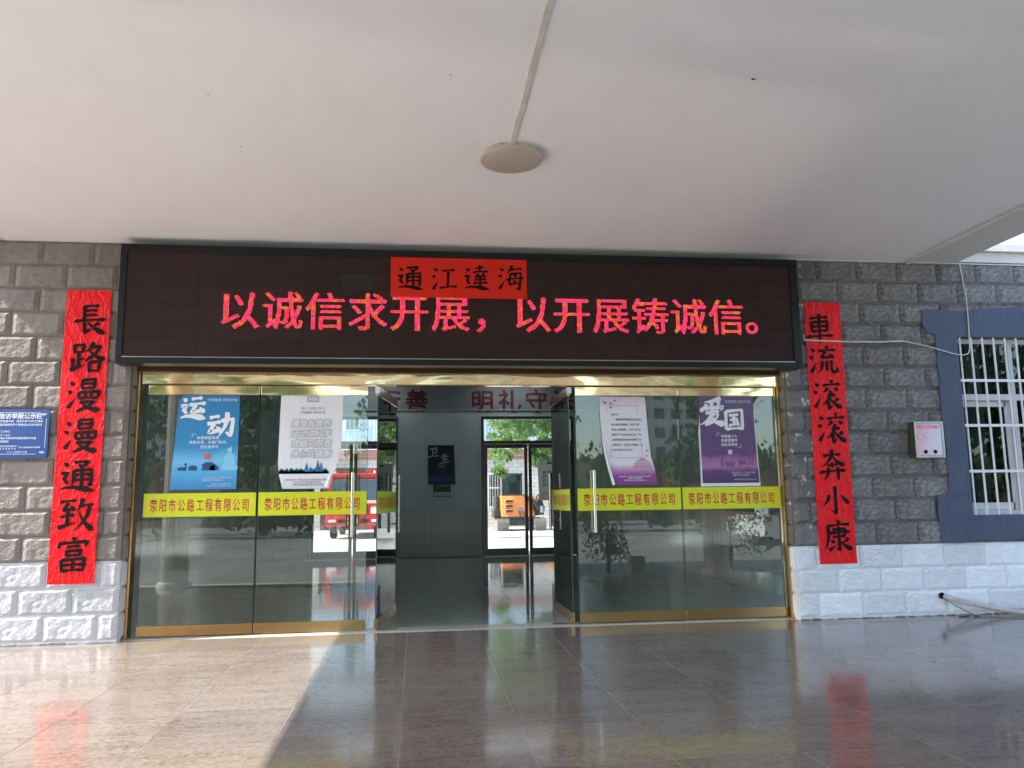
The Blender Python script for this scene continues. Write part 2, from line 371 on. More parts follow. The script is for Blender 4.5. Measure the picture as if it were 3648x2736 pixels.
# brush-written characters: strokes on a 100 x 100 square, y down
SH = {'h': [(0, .85), (.12, 1.0), (.3, .62), (.7, .62), (.86, 1.05), (.95, .95), (1, .35)],
      's': [(0, .7), (.06, 1.25), (.25, .95), (.75, .9), (.93, 1.15), (1, .6)],
      'p': [(0, .8), (.1, 1.2), (.45, .95), (.8, .5), (1, .1)],
      'n': [(0, .35), (.3, .7), (.6, 1.05), (.82, 1.6), (.9, 1.35), (1, .12)],
      'd': [(0, .25), (.35, .9), (.7, 1.3), (.9, 1.1), (1, .5)],
      't': [(0, 1.2), (.2, 1.2), (.6, .65), (1, .08)],
      'z': [(0, .9), (.08, 1.05), (.3, .75), (.6, .95), (.85, 1.0), (1, .45)],
      'g': [(0, .7), (.06, 1.2), (.3, .95), (.72, 1.0), (.8, 1.1), (1, .08)]}
HAN = {
 '長': 's 34,8 35,52;h 34,10 74,8;h 35,23 70,22;h 35,37 70,35;h 8,53 93,49;g 36,54 37,86 56,75;p 76,57 68,63 56,69;n 46,56 62,73 94,91',
 '路': 's 13,12 15,36;z 13,14 39,12 36,36;h 15,35 37,34;s 26,36 26,78;h 27,56 42,54;s 11,50 12,82;t 4,86 44,70;p 64,5 56,22 44,34;z 58,20 84,17 70,40 44,60;n 54,28 72,46 97,57;s 55,63 57,93;z 55,64 84,61 80,92;h 57,90 80,88',
 '漫': 'd 10,12 22,23;d 5,37 17,46;t 8,88 26,58;s 43,7 43,34;z 43,8 77,6 75,33;h 43,20 75,19;h 43,33 75,32;s 34,43 37,62;z 34,44 90,41 86,61;s 53,43 53,60;s 69,42 69,60;h 37,61 86,60;z 38,72 80,69 62,84 30,98;n 44,74 64,88 96,96',
 '通': 'd 12,12 24,23;z 6,42 24,40 14,57 25,72;n 5,88 24,76 50,87 97,94;z 38,12 78,10 62,25;d 50,18 64,28;p 39,34 39,60 34,80;z 39,35 86,33 85,78 76,72;h 40,48 84,47;h 40,62 84,61;s 61,34 61,80',
 '致': 'h 6,14 48,11;z 28,16 14,37 40,33;d 34,25 46,38;h 9,55 46,51;s 27,38 27,77;t 3,84 52,70;p 66,5 60,24 50,42;h 60,27 95,23;p 84,27 72,64 44,94;n 56,42 74,74 97,93',
 '富': 'd 46,2 55,12;s 15,17 11,32;z 16,19 88,16 80,29;h 34,30 68,28;s 32,40 34,55;z 32,41 70,39 67,55;h 34,54 67,53;s 21,64 23,96;z 21,65 81,62 78,96;h 23,79 78,78;s 51,64 51,93;h 23,94 78,93',
 '車': 'h 20,18 82,15;s 23,30 26,62;z 23,31 78,28 75,61;h 25,45 75,44;h 26,61 75,59;h 5,78 95,75;s 50,3 50,99',
 '流': 'd 10,12 23,22;d 4,37 16,45;t 7,90 27,58;d 59,3 68,12;h 35,21 94,18;z 58,22 42,43 82,39;d 72,29 86,45;p 45,53 43,74 31,93;s 61,53 61,86;z 77,51 77,82 81,90 96,87 95,74',
 '滚': 'd 10,12 23,22;d 4,37 16,45;t 7,90 27,58;d 61,2 70,11;h 36,20 95,17;p 52,27 46,35 36,43;d 74,27 86,38;z 64,38 52,53 78,50;p 58,55 46,72 30,82;g 52,68 52,95 66,84;n 58,60 72,78 97,94;p 86,62 78,68 70,73',
 '奔': 'h 20,23 80,20;p 50,3 42,34 12,57;n 52,22 66,42 93,54;s 49,43 49,60;h 32,54 68,51;h 6,74 94,70;p 35,60 33,80 18,99;s 67,58 67,99',
 '小': 'g 51,5 51,90 34,78;p 30,32 24,50 8,66;d 68,34 82,48 94,62',
 '康': 'd 50,1 60,12;h 18,19 92,15;p 20,19 19,60 4,94;z 34,30 76,28 74,52;h 24,41 92,38;h 34,53 75,51;g 55,21 55,93 43,85;d 28,60 40,71;t 20,92 45,76;p 86,57 78,64 66,71;n 58,64 74,80 97,92',
 '江': 'd 12,12 25,23;d 6,38 18,47;t 9,90 28,60;h 42,24 88,20;s 64,25 62,82;h 33,86 97,81',
 '達': 'd 12,12 24,23;z 6,42 24,40 14,57 25,72;n 5,88 24,76 50,87 97,94;h 46,13 78,10;s 61,1 61,28;h 36,28 92,25;d 50,32 57,41;p 76,30 70,41;h 42,46 84,43;h 42,57 84,55;h 36,69 90,67;s 62,43 62,82',
 '海': 'd 10,12 23,22;d 4,37 16,45;t 7,90 27,58;p 53,2 46,20 34,32;h 48,19 92,15;z 49,33 42,73;z 49,34 86,31 80,94 68,86;h 32,55 97,50;d 61,36 69,45;d 58,58 66,67;h 42,74 90,71',
 '运': 'd 12,12 26,24;z 4,42 26,39 14,58 26,72;n 3,90 24,76 50,88 99,94;h 42,16 84,12;h 34,38 97,33;z 60,38 42,68 86,60;d 74,48 92,70',
 '动': 'h 10,24 46,19;h 2,46 50,40;z 27,45 8,78 46,70;d 36,56 50,78;z 50,36 94,30 86,90 68,78;p 72,4 66,52 40,96',
 '爱': 'p 84,2 54,12 22,15;d 24,22 32,33;d 46,18 52,30;p 78,14 70,28;s 14,36 10,50;z 14,38 90,34 82,46;h 26,54 76,50;p 52,42 40,72 4,96;z 40,66 72,62 50,84 22,97;n 42,70 62,86 99,96',
 '国': 's 14,12 14,94;z 14,13 88,8 88,95 80,92;h 28,32 72,29;h 32,52 70,49;s 50,32 50,74;h 26,76 76,72;d 60,56 70,66;h 14,92 86,89',
 '卫': 'z 18,20 80,14 72,62 58,54;s 46,20 46,86;h 2,90 98,84',
 '生': 'p 30,6 26,28 8,48;h 26,32 86,27;s 52,2 50,90;h 22,60 80,56;h 4,92 97,86'}
def brush(mb, ch, cx, cz, size, w, y, dy=-0.00012, slant=0.03):
    for si, st in enumerate(HAN[ch].split(';')):
        ty, rest = st.split(' ', 1); pts = [tuple(float(q) for q in p.split(',')) for p in rest.split()]
        P = [Vector((a, b)) for a, b in pts]
        # resample: straight legs for folding strokes, curve for the rest
        Q = []
        if ty in 'zg' or len(P) == 2:
            L = sum((P[i + 1] - P[i]).length for i in range(len(P) - 1)); acc = 0
            for i in range(len(P) - 1):
                n = max(3, int((P[i + 1] - P[i]).length / 6)); dl = (P[i + 1] - P[i]).length
                for k in range(n + (i == len(P) - 2)): Q.append((P[i].lerp(P[i + 1], k / n), (acc + dl * k / n) / L))
                acc += dl
            if ty in 'hzg' and len(P) == 2:
                Q = [(q + Vector((0, -1.6 * math.sin(math.pi * t))), t) for q, t in Q]
        else:
            n = 16
            for k in range(n + 1):
                t = k / n; a, b, c = P[0], P[len(P) // 2], P[-1]
                if len(P) == 4: b = (P[1] + P[2]) / 2
                b2 = b * 2 - (a + c) / 2
                Q.append((a * (1 - t) ** 2 + b2 * 2 * t * (1 - t) + c * t * t, t))
        prof = SH[ty]; V = []; yy = y + dy * (si + 1)
        for i, (q, t) in enumerate(Q):
            d = (Q[min(i + 1, len(Q) - 1)][0] - Q[max(i - 1, 0)][0]); d = d.normalized() if d.length > 1e-6 else Vector((1, 0))
            for j in range(len(prof) - 1):
                if prof[j][0] <= t <= prof[j + 1][0] + 1e-6:
                    s_ = (t - prof[j][0]) / max(1e-6, prof[j + 1][0] - prof[j][0]); wd = prof[j][1] * (1 - s_) + prof[j + 1][1] * s_; break
            nrm = Vector((-d.y, d.x)); hw = wd * w * 0.5 * (1 + 0.06 * math.sin(i * 2.3 + si))
            ofs = Vector((0, 0))
            if i == 0: ofs = Vector((-1.2, -1.0))
            for sgn in (1, -1):
                p = q + nrm * hw * sgn + ofs * (0.6 if sgn > 0 else -0.3)
                V.append((cx + (p.x - 50) / 100 * size, yy, cz - (p.y - 50) / 100 * size + slant * (p.x - 50) / 100 * size))
        mb.add(V, [(2 * i, 2 * i + 1, 2 * i + 3, 2 * i + 2) for i in range(len(Q) - 1)])
    return mb

# ------------------------------------------------------------------ ground and setting
ZG = -0.15
conc = NT('yard_concrete'); _w = conc.coords('World')
conc.base(conc.ramp(conc.noise(_w, 0.25, 7, 0.65), [(0.3, (0.33, 0.325, 0.30)), (0.7, (0.43, 0.42, 0.39))])); conc.setp(Roughness=0.85)
conc.lk(conc.bump(conc.noise(_w, 30, 5), 0.3, 0.004), conc.p.inputs['Normal']); conc = conc.m
struct('ground', MB().box(-250, 250, -250, 250, ZG - 0.3, ZG), conc)
fy = simple('yard_asphalt', (0.23, 0.228, 0.22), 0.85, 0, 0.25, 0.4)
struct('front_yard', MB().box(-100, 100, -90, -5.862, ZG + 0.002, ZG + 0.004), fy)
struct('rear_yard', MB().box(-60, 60, 12.1, 70, ZG + 0.004, -0.004), simple('rear_concrete', (.46, .45, .42), .85, 0, .12, .8, .2))
struct('side_bounce_yard', MB().box(11.21, 100, -5.87, 0, ZG + .002, ZG + .004), simple('side_bounce_paving', (.50, .49, .46), .8, 0, .12, .6))  # pale unseen paving, added to bounce light onto the right of the ceiling
struct('unseen_dark_ground', MB().box(-100, -9.01, -5.87, 0, ZG + .002, ZG + .004), simple('dark_ground_paving', (.24, .235, .22), .8, 0, .15, .6))  # unseen ground, darkened to cut the bounce onto the left of the ceiling

# platform floor: slab + porcelain tiles
plat = struct('platform_floor', MB().box(-9.0, 11.2, -5.75, 0.115, ZG + 0.004, -0.0009), simple('tile_grout', (0.60, 0.54, 0.48), 0.8))
g = 0.0016
tm = MB(); tm.bbox(-0.4 + g, 0.4 - g, -0.4 + g, 0.4 - g, -0.012, 0.0, 0.0008); tme = tm.mesh('tile', tile_m)
for i in range(-11, 14):
    for j in range(0, 7):
        x = -0.1 + 0.8 * i + 0.4; y = 0.07 - 0.8 * j - 0.4
        if x < -8.9 or x > 11: continue
        o = link('tile', tme, plat, (x, y, 0.0008)); o.rotation_euler = (R(random.uniform(-.08, .08)), R(random.uniform(-.08, .08)), 0)
# curb stone at the platform edge and step
struct('platform_kerb', MB().bbox(-9.0, 11.2, -5.86, -5.75, ZG + 0.004, 0.0, 0.006), simple('kerb_stone', (0.36, 0.32, 0.29), 0.5))
# pale threshold strip
struct('threshold', MB().bbox(-3.27, 4.65, 0.118, 0.40, ZG + 0.004, 0.008, 0.002), simple('threshold_stone', (0.50, 0.48, 0.44), 0.25))
lob = struct('lobby_floor', MB().box(-9, 9.5, 0.402, 11.6, ZG + 0.004, -0.006), simple('lobby_grout', (0.08, 0.09, 0.08), 0.8))
tm = MB(); tm.bbox(-0.5 + g, 0.5 - g, -0.5 + g, 0.5 - g, -0.010, 0.0, 0.001); tme = tm.mesh('tile', lobby_m)
for i in range(-6, 7):
    for j in range(0, 11):
        x = 0.0 + 1.0 * i + 0.9; y = 0.91 + 1.0 * j
        if abs(x) > 8: continue
        o = link('tile', tme, lob, (x, y, 0.004)); o.rotation_euler = (R(random.uniform(-.05, .05)), R(random.uniform(-.05, .05)), 0)

# ------------------------------------------------------------------ facade walls with moulded stones
ROW = 0.2826; BW = 0.564; Z0 = 0.03
_sm = {}
def relief(u, v):
    p = Vector((u * 9 + 3.1, v * 9 + 1.7, 0.4)); a = mnoise.noise(p); b = mnoise.noise(p * 2.3 + Vector((5, 1, 2)))
    return 0.006 * (1 - abs(a) * 2.2) + 0.002 * b
def stone_mesh(w, h, m, key, amp=1.0):
    dep = .011 if key[0] == 'w' or 'jrw' in key else (.016 if key[0] in 'gj' else .022)
    k = (round(w, 3), round(h, 3), key)
    if k in _sm: return _sm[k]
    mb = MB(); nx = max(2, int(w / 0.06)); nz = 5
    bx = min(0.055, w * 0.3); bz = 0.035
    xs = [-w / 2, -w / 2 + 0.004] + [-w / 2 + bx + (w - 2 * bx) * i / nx for i in range(nx + 1)] + [w / 2 - 0.004, w / 2]
    zs = [-h / 2, -h / 2 + 0.004] + [-h / 2 + bz + (h - 2 * bz) * i / nz for i in range(nz + 1)] + [h / 2 - 0.004, h / 2]
    V = []
    for zi, z in enumerate(zs):
        for xi, x in enumerate(xs):
            ex = xi in (0, len(xs) - 1); ez = zi in (0, len(zs) - 1); rx = xi in (1, len(xs) - 2); rz = zi in (1, len(zs) - 2)
            if ex or ez: d = 0.008
            elif rx or rz: d = 0.0
            else: d = -dep - amp * relief(x, z)
            V.append((x, d, z))
    n = len(xs); F = [(a * n + b, a * n + b + 1, (a + 1) * n + b + 1, (a + 1) * n + b) for a in range(len(zs) - 1) for b in range(n - 1)]
    mb.add(V, F); me = mb.mesh('stone', m); 
    _sm[k] = me; return me
def lay(parent, x0, x1, k, odd_x, even_x, mat, key, amp, zc=None, rot=None):
    j = odd_x if k % 2 else even_x
    n0 = math.floor((x0 - j) / BW) - 1; z = Z0 + ROW * k + ROW / 2
    org = WORG[parent]
    for n in range(n0, n0 + 60):
        a = max(x0, j + n * BW); b = min(x1, j + (n + 1) * BW)
        if b - a < 0.03: continue
        me = stone_mesh(b - a - 0.005, ROW - 0.005, mat(a, b, k), key(a, b, k), amp)
        o = link('stone', me, parent, Vector(((a + b) / 2, 0, z)) - org)
        o.rotation_euler = (R(random.uniform(-.25, .25)), 0, R(random.uniform(-.2, .2)))
grout_d = simple('grout_dark', (0.165, 0.147, 0.13), 0.8); grout_w = simple('grout_white', (0.70, 0.70, 0.69), 0.7, var=0.15, scale=14)
NR = 16
wl_ = thing('facade_wall', 'left stone-clad entrance wall behind the blue notice board, grey above and white painted below', 'wall', (-6.5, 0, 0))
part('backing', MB().box(-9.3, -3.27, 0.0065, 0.32, 0.885, 4.55), grout_d, wl_)
part('painted_backing', MB().box(-9.3, -3.27, 0.0065, 0.32, ZG, 0.885), grout_w, wl_)
for k in range(NR):
    if k < 3: lay(wl_, -9.3, -3.27, k, -3.754, -4.040, lambda a, b, k: stone_white, lambda a, b, k: 'w', 1.0)
    else: lay(wl_, -9.3, -3.27, k, -3.754, -4.040, lambda a, b, k: stone_warm, lambda a, b, k: 'g', 1.0)
wr = thing('facade_wall', 'right stone-clad entrance wall around the barred window and letter box, grey above and white painted below, tinted blue as by skylight', 'wall', (7.0, 0, 0))
WX0, WX1, WZ0, WZ1 = 7.03, 8.95, 1.226, 3.54
part('backing', MB().box(4.65, WX0 - .06, 0.0065, 0.32, 0.885, 4.55).box(WX1 + .06, 12, 0.0065, 0.32, 0.885, 4.55).box(WX0 - .06, WX1 + .06, 0.0065, 0.32, 0.885, WZ0 - .04).box(WX0 - .06, WX1 + .06, 0.0065, 0.32, WZ1 + .04, 4.55), grout_d, wr)
part('painted_backing', MB().box(4.65, 12, 0.0065, 0.32, ZG, 0.885), grout_w, wr)
def mr_(a, b, k): return stone_chip if (b < 5.0 or (a < 4.7)) else stone_cool
def kr_(a, b, k): return 'c' if (b < 5.0 or (a < 4.7)) else 'r'
for k in range(NR):
    if k < 3:
        lay(wr, 4.65, 10.6, k, 5.172, 5.470, lambda a, b, k: stone_white_skytint, lambda a, b, k: 'wc', 0.55)
    elif k <= 13:
        lay(wr, 4.65, 6.95 if k < 13 else 6.9, k, 5.155, 5.432, mr_, kr_, 1.1)
        if k == 13: lay(wr, 6.9, 10.6, k, 5.155, 5.432, mr_, kr_, 1.1)
        elif WX1 + .3 < 10: lay(wr, 9.3, 10.6, k, 5.155, 5.432, mr_, kr_, 1.1)
    else: lay(wr, 4.65, 10.6, k, 5.155, 5.432, mr_, kr_, 1.1)
# jamb return stones
def jamb(parent, x, sgn, lowm, upm, key):
    org = WORG[parent]
    for k in range(11):
        m_ = lowm if k < 3 else upm
        me = stone_mesh(0.235, ROW - 0.005, m_, key + ('w' if k < 3 else 'g'), 0.5)
        o = link('stone', me, parent, Vector((x, 0.145, Z0 + ROW * (k + .5))) - org); o.rotation_euler = (0, 0, R(90 * sgn))
jamb(wl_, -3.258, 1, stone_white, stone_warm, 'jl'); jamb(wr, 4.638, -1, stone_white_skytint, stone_chip, 'jr')
# damp dirt line along the foot of the walls
dm = MB()
for a, b in ((-6.6, -3.27), (4.65, 9.5)):
    x = a
    while x < b:
        w = random.uniform(.03, .22); h = random.uniform(.003, .016)
        dm.prism([(x, 0.0), (x + w, 0.0), (x + w * random.uniform(.6, 1), h), (x + w * random.uniform(.1, .5), h * random.uniform(.5, 1.3))], -0.012 - random.uniform(0, .01), 0.008); x += w * random.uniform(.8, 1.2)
o_ = part('mortar_crumbs', dm, simple('crumb', (0.17, 0.16, 0.15), 0.9, var=0.8, scale=50), wr, kind='stuff')

# ------------------------------------------------------------------ building body
bld = thing('building', 'pale office building the entrance lobby runs through, lobby walls grey-blue with grey wainscot tiles', 'building', (0, 6, 0))
part('upper_wall', MB().box(-16, -9.3, 0.05, .3, ZG, 9).box(-9.3, 12, 0.03, 0.32, 4.80, 9).box(12, 20, 0.05, .3, ZG, 9), white_paint, bld)
part('cornice', MB().box(7.14, 20, -0.10, 0.028, 4.70, 4.80).box(7.14, 20, -0.035, 0.028, 4.56, 4.697), cream_paint, bld)
part('lobby_ceiling', MB().box(-9, 9.5, 0.34, 11.7, 4.62, 4.75), simple('lobby_ceiling_paint', (0.8, 0.8, 0.79), 0.6), bld)
part('roof', MB().box(-16, 20, 0.34, 12.4, 8.9, 9.1), white_paint, bld)
sdw = simple('lobby_side_shade', (.20, .23, .23), .5); part('side_wall', MB().box(-4.25, -4.05, 0.34, 11.74, ZG, 4.61), sdw, bld); part('side_wall', MB().box(5.50, 5.70, 0.34, 11.74, ZG, 4.61), sdw, bld); part('office_wall', MB().box(7.4, 7.6, 0.34, 11.7, ZG, 4.61), grey_blue_wall, bld)  # side walls: the lobby paint darkened, so the dim interior's shade is coloured in
part('lintel', MB().box(-3.27, 4.65, 0.01, 0.34, 3.20, 4.62), grey_blue_wall, bld)
YB = 11.75
LX0, LX1, RX0, RX1, DZ = -2.80, -0.50, 1.72, 4.24, 3.71
part('rear_wall', MB().box(-9, LX0, YB, YB + .3, ZG, 9).box(LX1, RX0, YB, YB + .3, ZG, 9).box(RX1, 10, YB, YB + .3, ZG, 9).box(LX0, LX1, YB, YB + .3, DZ, 9).box(RX0, RX1, YB, YB + .3, DZ, 9), grey_blue_wall, bld)
part('frieze_ledge', MB().box(-4.04, 5.49, YB - .05, YB - .002, 3.865, 3.90), simple('ledge_paint', (0.5, 0.52, 0.52), 0.5), bld)
part('frieze', MB().box(-4.04, 5.49, YB - .03, YB - .002, 3.902, 4.62), simple('frieze_paint', (0.30, 0.33, 0.355), 0.5), bld)
fl = emis('tube_light', (0.95, 1.0, 1.0), 0.75)
for x, lb_ in ((2.55, 'lit white ceiling light near the lobby rear wall above the middle of the entrance'), (-1.2, 'lit white ceiling light near the lobby rear wall at the left')):
    t = thing('ceiling_light', lb_, 'lamp', (x, 11.15, 4.62), 'lobby ceiling lights')
    part('housing', MB().bbox(x - .84, x + .84, 11.0, 11.3, 4.535, 4.618, .006), white_paint, t); part('diffuser', MB().bbox(x - .82, x + .82, 11.02, 11.28, 4.45, 4.534, .02), fl, t)
# wainscot tiles
wt = simple('wainscot_tile', (0.50, 0.51, 0.47), 0.12, var=0.04, coord='Object')
part('wainscot_backing', MB().box(-4.05, LX0 - .02, YB - .012, YB - .002, 0, 1.245).box(LX1 + .02, RX0 - .02, YB - .012, YB - .002, 0, 1.245).box(RX1 + .02, 5.5, YB - .012, YB - .002, 0, 1.245), simple('wainscot_grout', (0.17, 0.18, 0.17), 0.7), bld)
wtm = {}
def wains(x0, x1):
    n = max(1, round((x1 - x0) / 0.42)); w = (x1 - x0) / n
    for i in range(n):
        for j in range(4):
            k = round(w, 3)
            if k not in wtm: wtm[k] = MB().bbox(-w / 2 + .003, w / 2 - .003, -.008, 0, -.153, .153, .0015).mesh('tile', wt)
            link('tile', wtm[k], bld, Vector((x0 + w * (i + .5), YB - .0125, 0.158 + j * 0.311)) - WORG[bld])
wains(-4.05, LX0 - .02); wains(LX1 + .02, RX0 - .02); wains(RX1 + .02, 5.5)
part('wainscot_backing', MB().box(-4.048, -4.038, 0.36, YB - .014, 0, 1.245), simple('wainscot_grout', 0, 0), bld); part('wainscot_backing', MB().box(5.488, 5.498, 0.36, YB - .014, 0, 1.245), simple('wainscot_grout', 0, 0), bld)
n_ = 27; w_ = (YB - .02 - .36) / n_; sme = MB().bbox(-w_ / 2 + .003, w_ / 2 - .003, -.008, 0, -.153, .153, .0015).mesh('tile', wt)
for sx_, rz_ in ((-4.0375, 90), (5.4875, -90)):
    for i in range(n_):
        for j in range(4):
            o = link('tile', sme, bld, Vector((sx_, .36 + w_ * (i + .5), 0.158 + j * 0.311)) - WORG[bld]); o.rotation_euler = (R(random.uniform(-.15, .15)), 0, R(rz_ + random.uniform(-.2, .2)))
# frieze lettering
fm = simple('frieze_letter_red', (0.13, 0.014, 0.022), 0.5)
for ch, x in (('行', -0.74), ('善', -0.01), ('明', 1.745), ('礼', 2.49), ('守', 3.228), ('法', 3.96)):
    mb = MB(); text_mb(mb, ch, x - .32, 4.13, 0.60, planeY(YB - .045), 0.02, sx=1.08, warp=lishu, res=2); text_mb(mb, ch, x - .32, 4.13, 0.60, planeY(YB - .034), 0.02, sx=1.08, warp=lishu, res=2)
    part('letter', mb, fm, bld)

# rear doors
def rear_door(x0, x1, label):
    t = thing('rear_door', label, 'door', ((x0 + x1) / 2, YB + .05, 0))
    y0, y1 = YB - .02, YB + .08
    part('door_frame', MB().box(x0, x0 + .07, y0, y1, 0, DZ).box(x1 - .07, x1, y0, y1, 0, DZ).box(x0 + .07, x1 - .07, y0, y1, DZ - .08, DZ).box(x0 + .07, x1 - .07, y0, y1, 2.965, 3.05), steel_dark, t)
    part('transom_pane', MB().box(x0 + .07, x1 - .07, YB + .03, YB + .036, 3.05, DZ - .08), clear_glass, t)
    xm = (x0 + x1) / 2
    for a, b in ((x0 + .075, xm - .015), (xm + .015, x1 - .075)):
        lf = part('door_leaf', MB().box(a, a + .085, YB, YB + .05, .02, 2.96).box(b - .085, b, YB, YB + .05, .02, 2.96).box(a + .085, b - .085, YB, YB + .05, .02, .20).box(a + .085, b - .085, YB, YB + .05, 2.85, 2.96), steel_dark, t)
        part('pane', MB().box(a + .085, b - .085, YB + .02, YB + .026, .20, 2.85), clear_glass, lf)
    return t, xm
t, xm = rear_door(RX0, RX1, 'rear glazed double door of the lobby with the orange excavator showing through it')
hx = 3.60
for s in (-1, 1): part('handle', MB().tube([(hx, YB + .02 + s * .07, .75), (hx, YB + .02 + s * .07, 2.18)], .024, 10), steel, t, True)
part('chain', MB().tube([(xm - .09, YB - .02, 1.55), (xm - .02, YB - .05, 1.47), (xm + .05, YB - .05, 1.5), (xm + .10, YB - .02, 1.40)], .012, 6), black_metal, t)
t2, xm2 = rear_door(LX0, LX1, 'rear glazed double door of the lobby with the red truck showing through it')
for dx in (-.16, .16):
    part('handle', MB().tube([(xm2 + dx, YB - .05, .75), (xm2 + dx, YB - .05, 2.18)], .024, 10), steel, t2, True)

# ------------------------------------------------------------------ canopy
CX0, CX1, CY0, CZ = -5.43, 7.12, -10.8, 4.545
can = thing('canopy', 'flat white porch canopy over the entrance with a beige edge beam on its right', 'canopy', (0.8, -4, CZ))
part('ceiling_panel', MB().box(CX0 + .70, 6.41, CY0 + .7, -0.002, CZ, CZ + .10), ceil_m, can)
part('edge_trim', MB().box(6.413, 6.470, CY0 + .7, -.002, CZ - .030, CZ + .1), cream_paint, can)
part('edge_beam', MB().box(6.503, CX1, CY0, -.002, CZ, 5.15).box(CX0, CX0 + .697, CY0, -.002, CZ, 5.15).box(CX0 + .70, 6.49, CY0, CY0 + .697, CZ, 5.15), simple('beam_paint', (0.60, 0.585, 0.545), 0.45, var=0.05, scale=2), can)
part('shadow_gap', MB().box(6.471, 6.502, CY0 + .7, -.002, CZ + .006, CZ + .1), simple('gap_black', (0.01, 0.01, 0.01), 0.9), can)
part('roof_slab', MB().box(CX0 + .1, CX1 - .1, CY0 + .1, -.002, CZ + .11, 5.12), cream_paint, can)
part('wall_bead', MB().box(4.79, 12, -.03, -.003, 4.530, 4.543), cream_paint, can)
# ceiling lamp
lp = thing('ceiling_lamp', 'round flat dusty ceiling lamp under the canopy at the end of its conduit', 'lamp', (0.82, -2.84, CZ))
part('lamp_base', MB().lathe([(0.25, 0), (0.25, -.03), (0.24, -.035)], (0.82, -2.84, CZ - .001), 48), simple('lamp_base_paint', (0.45, 0.40, 0.33), 0.5, var=.35, scale=20), lp, True)
part('lamp_shade', MB().lathe([(0.262, -.035), (0.275, -.045), (0.272, -.065), (0.22, -.082), (0.12, -.092), (0.001, -.095)], (0.82, -2.84, CZ - .001), 48), simple('lamp_plastic', (0.44, 0.375, 0.31), 0.4, var=.06, scale=3), lp, True)
cnd = MB(); 
ys = [-3.02 - i * .5 for i in range(14)]
for i, y in enumerate(ys[:-1]):
    ofs = 0.004 * math.sin(i * 1.9); cnd.box(.782 + ofs, .822 + ofs, ys[i + 1] + .002, y, CZ - .018, CZ - .001)
solo('ceiling_conduit', cnd, simple('conduit_plastic', (0.60, 0.55, 0.48), 0.5, var=.15, scale=8), 'cream plastic wire trunking running along the canopy ceiling to the round lamp', 'conduit', (0.8, -3, CZ))
for (x, y, lb) in ((2.44, -4.28, 'dark speck of a dead insect on the white canopy ceiling right of the conduit'),):
    solo('dead_insect', MB().sph((x, y, CZ - .006), (.016, .007, .005), 8, 5).tube([(x - .02, y, CZ - .002), (x, y + .004, CZ - .008), (x + .025, y - .006, CZ - .002)], .002, 4), ink, lb, 'insect', (x, y, CZ))

for (x, y, w_) in ((0.23, -4.12, 'left of the conduit'), (-1.57, -3.65, 'in its far left part'), (-1.52, -2.78, 'above the left end of the message board'), (-1.19, -1.24, 'just above the message board')):
    solo('ceiling_speck', MB().sph((x, y, CZ - .003), (.0065, .005, .003), 7, 4), ink, 'tiny dark speck on the white canopy ceiling ' + w_, 'speck', (x, y, CZ), 'specks on the canopy ceiling')

# ------------------------------------------------------------------ LED sign
LX, RXx, LB, LT, LY = -3.37, 4.765, 3.072, 4.462, -0.25
led = thing('led_sign', 'wide black-framed LED message board above the glass doors with red glowing lettering', 'sign', (0.7, LY, LB))
part('cabinet', MB().box(LX + .02, RXx - .02, -.235, -.035, LB + .02, LT - .02), black_metal, led)
fw = .075
part('frame', MB().bbox(LX, RXx, LY - .012, -.03, LT - .09, LT, .006).bbox(LX, RXx, LY - .012, -.03, LB, LB + fw, .006).bbox(LX, LX + fw, LY - .010, -.03, LB + fw + .001, LT - .091, .004).bbox(RXx - fw - .03, RXx, LY - .010, -.03, LB + fw + .001, LT - .091, .004), black_metal, led)
part('frame_lip', MB().box(LX + fw, RXx - fw - .03, LY - .018, LY - .0125, LB + fw - .006, LB + fw + .004), simple('lip_alu', (.35, .33, .31), .3, .8), led)
lm = NT('led_module'); v = lm.coords('Object'); wv = lm.node('ShaderNodeTexWave', bands_direction='Z'); wv.inputs['Scale'].default_value = 26.0; lm.lk(v, wv.inputs['Vector'])
oi = lm.node('ShaderNodeObjectInfo'); mrn = lm.node('ShaderNodeMapRange'); mrn.inputs['To Min'].default_value = .86; mrn.inputs['To Max'].default_value = 1.12; lm.lk(oi.outputs['Random'], mrn.inputs[0])
cc = lm.mix(lm.ramp(wv.outputs['Fac'], [(.3, 0), (.7, 1)]), (0.015, 0.0062, 0.005), (0.040, 0.017, 0.0135))
cc = lm.mix(lm.ramp(lm.noise(lm.coords('World'), 2.5, 5), [(.5, 0), (.8, .3)]), cc, (.035, .024, .02))
hs = lm.node('ShaderNodeHueSaturation'); lm.lk(mrn.outputs[0], hs.inputs['Value']); lm.lk(cc, hs.inputs['Color']); lm.base(hs.outputs[0]); lm.setp(Roughness=.6); lm.p.inputs['Specular IOR Level'].default_value = .25
lm.lk(lm.bump(wv.outputs['Fac'], .4, .003), lm.p.inputs['Normal'])
IX0, IX1, IZ0, IZ1 = LX + fw, RXx - fw - .03, LB + fw, LT - .09
nmx, nmz = 20, 6; mw, mh = (IX1 - IX0) / nmx, (IZ1 - IZ0) / nmz
mme = MB().box(-mw / 2 + .0007, mw / 2 - .0007, -.012, 0, -mh / 2 + .0007, mh / 2 - .0007).mesh('module', lm.m)
dead = MB().box(-mw / 2 + .0012, mw / 2 - .0012, -.006, 0, -mh / 2 + .0012, mh / 2 - .0012).mesh('module', simple('dead_module', (.012, .006, .008), .7, coord='Object', scale=90, var=.6))
for i in range(nmx):
    for j in range(nmz):
        dd = (i == 6 and j == 4)
        o = link('module', dead if dd else mme, led, Vector((IX0 + mw * (i + .5), -.236 + random.uniform(-.0007, .0007), IZ0 + mh * (j + .5))) - WORG[led])
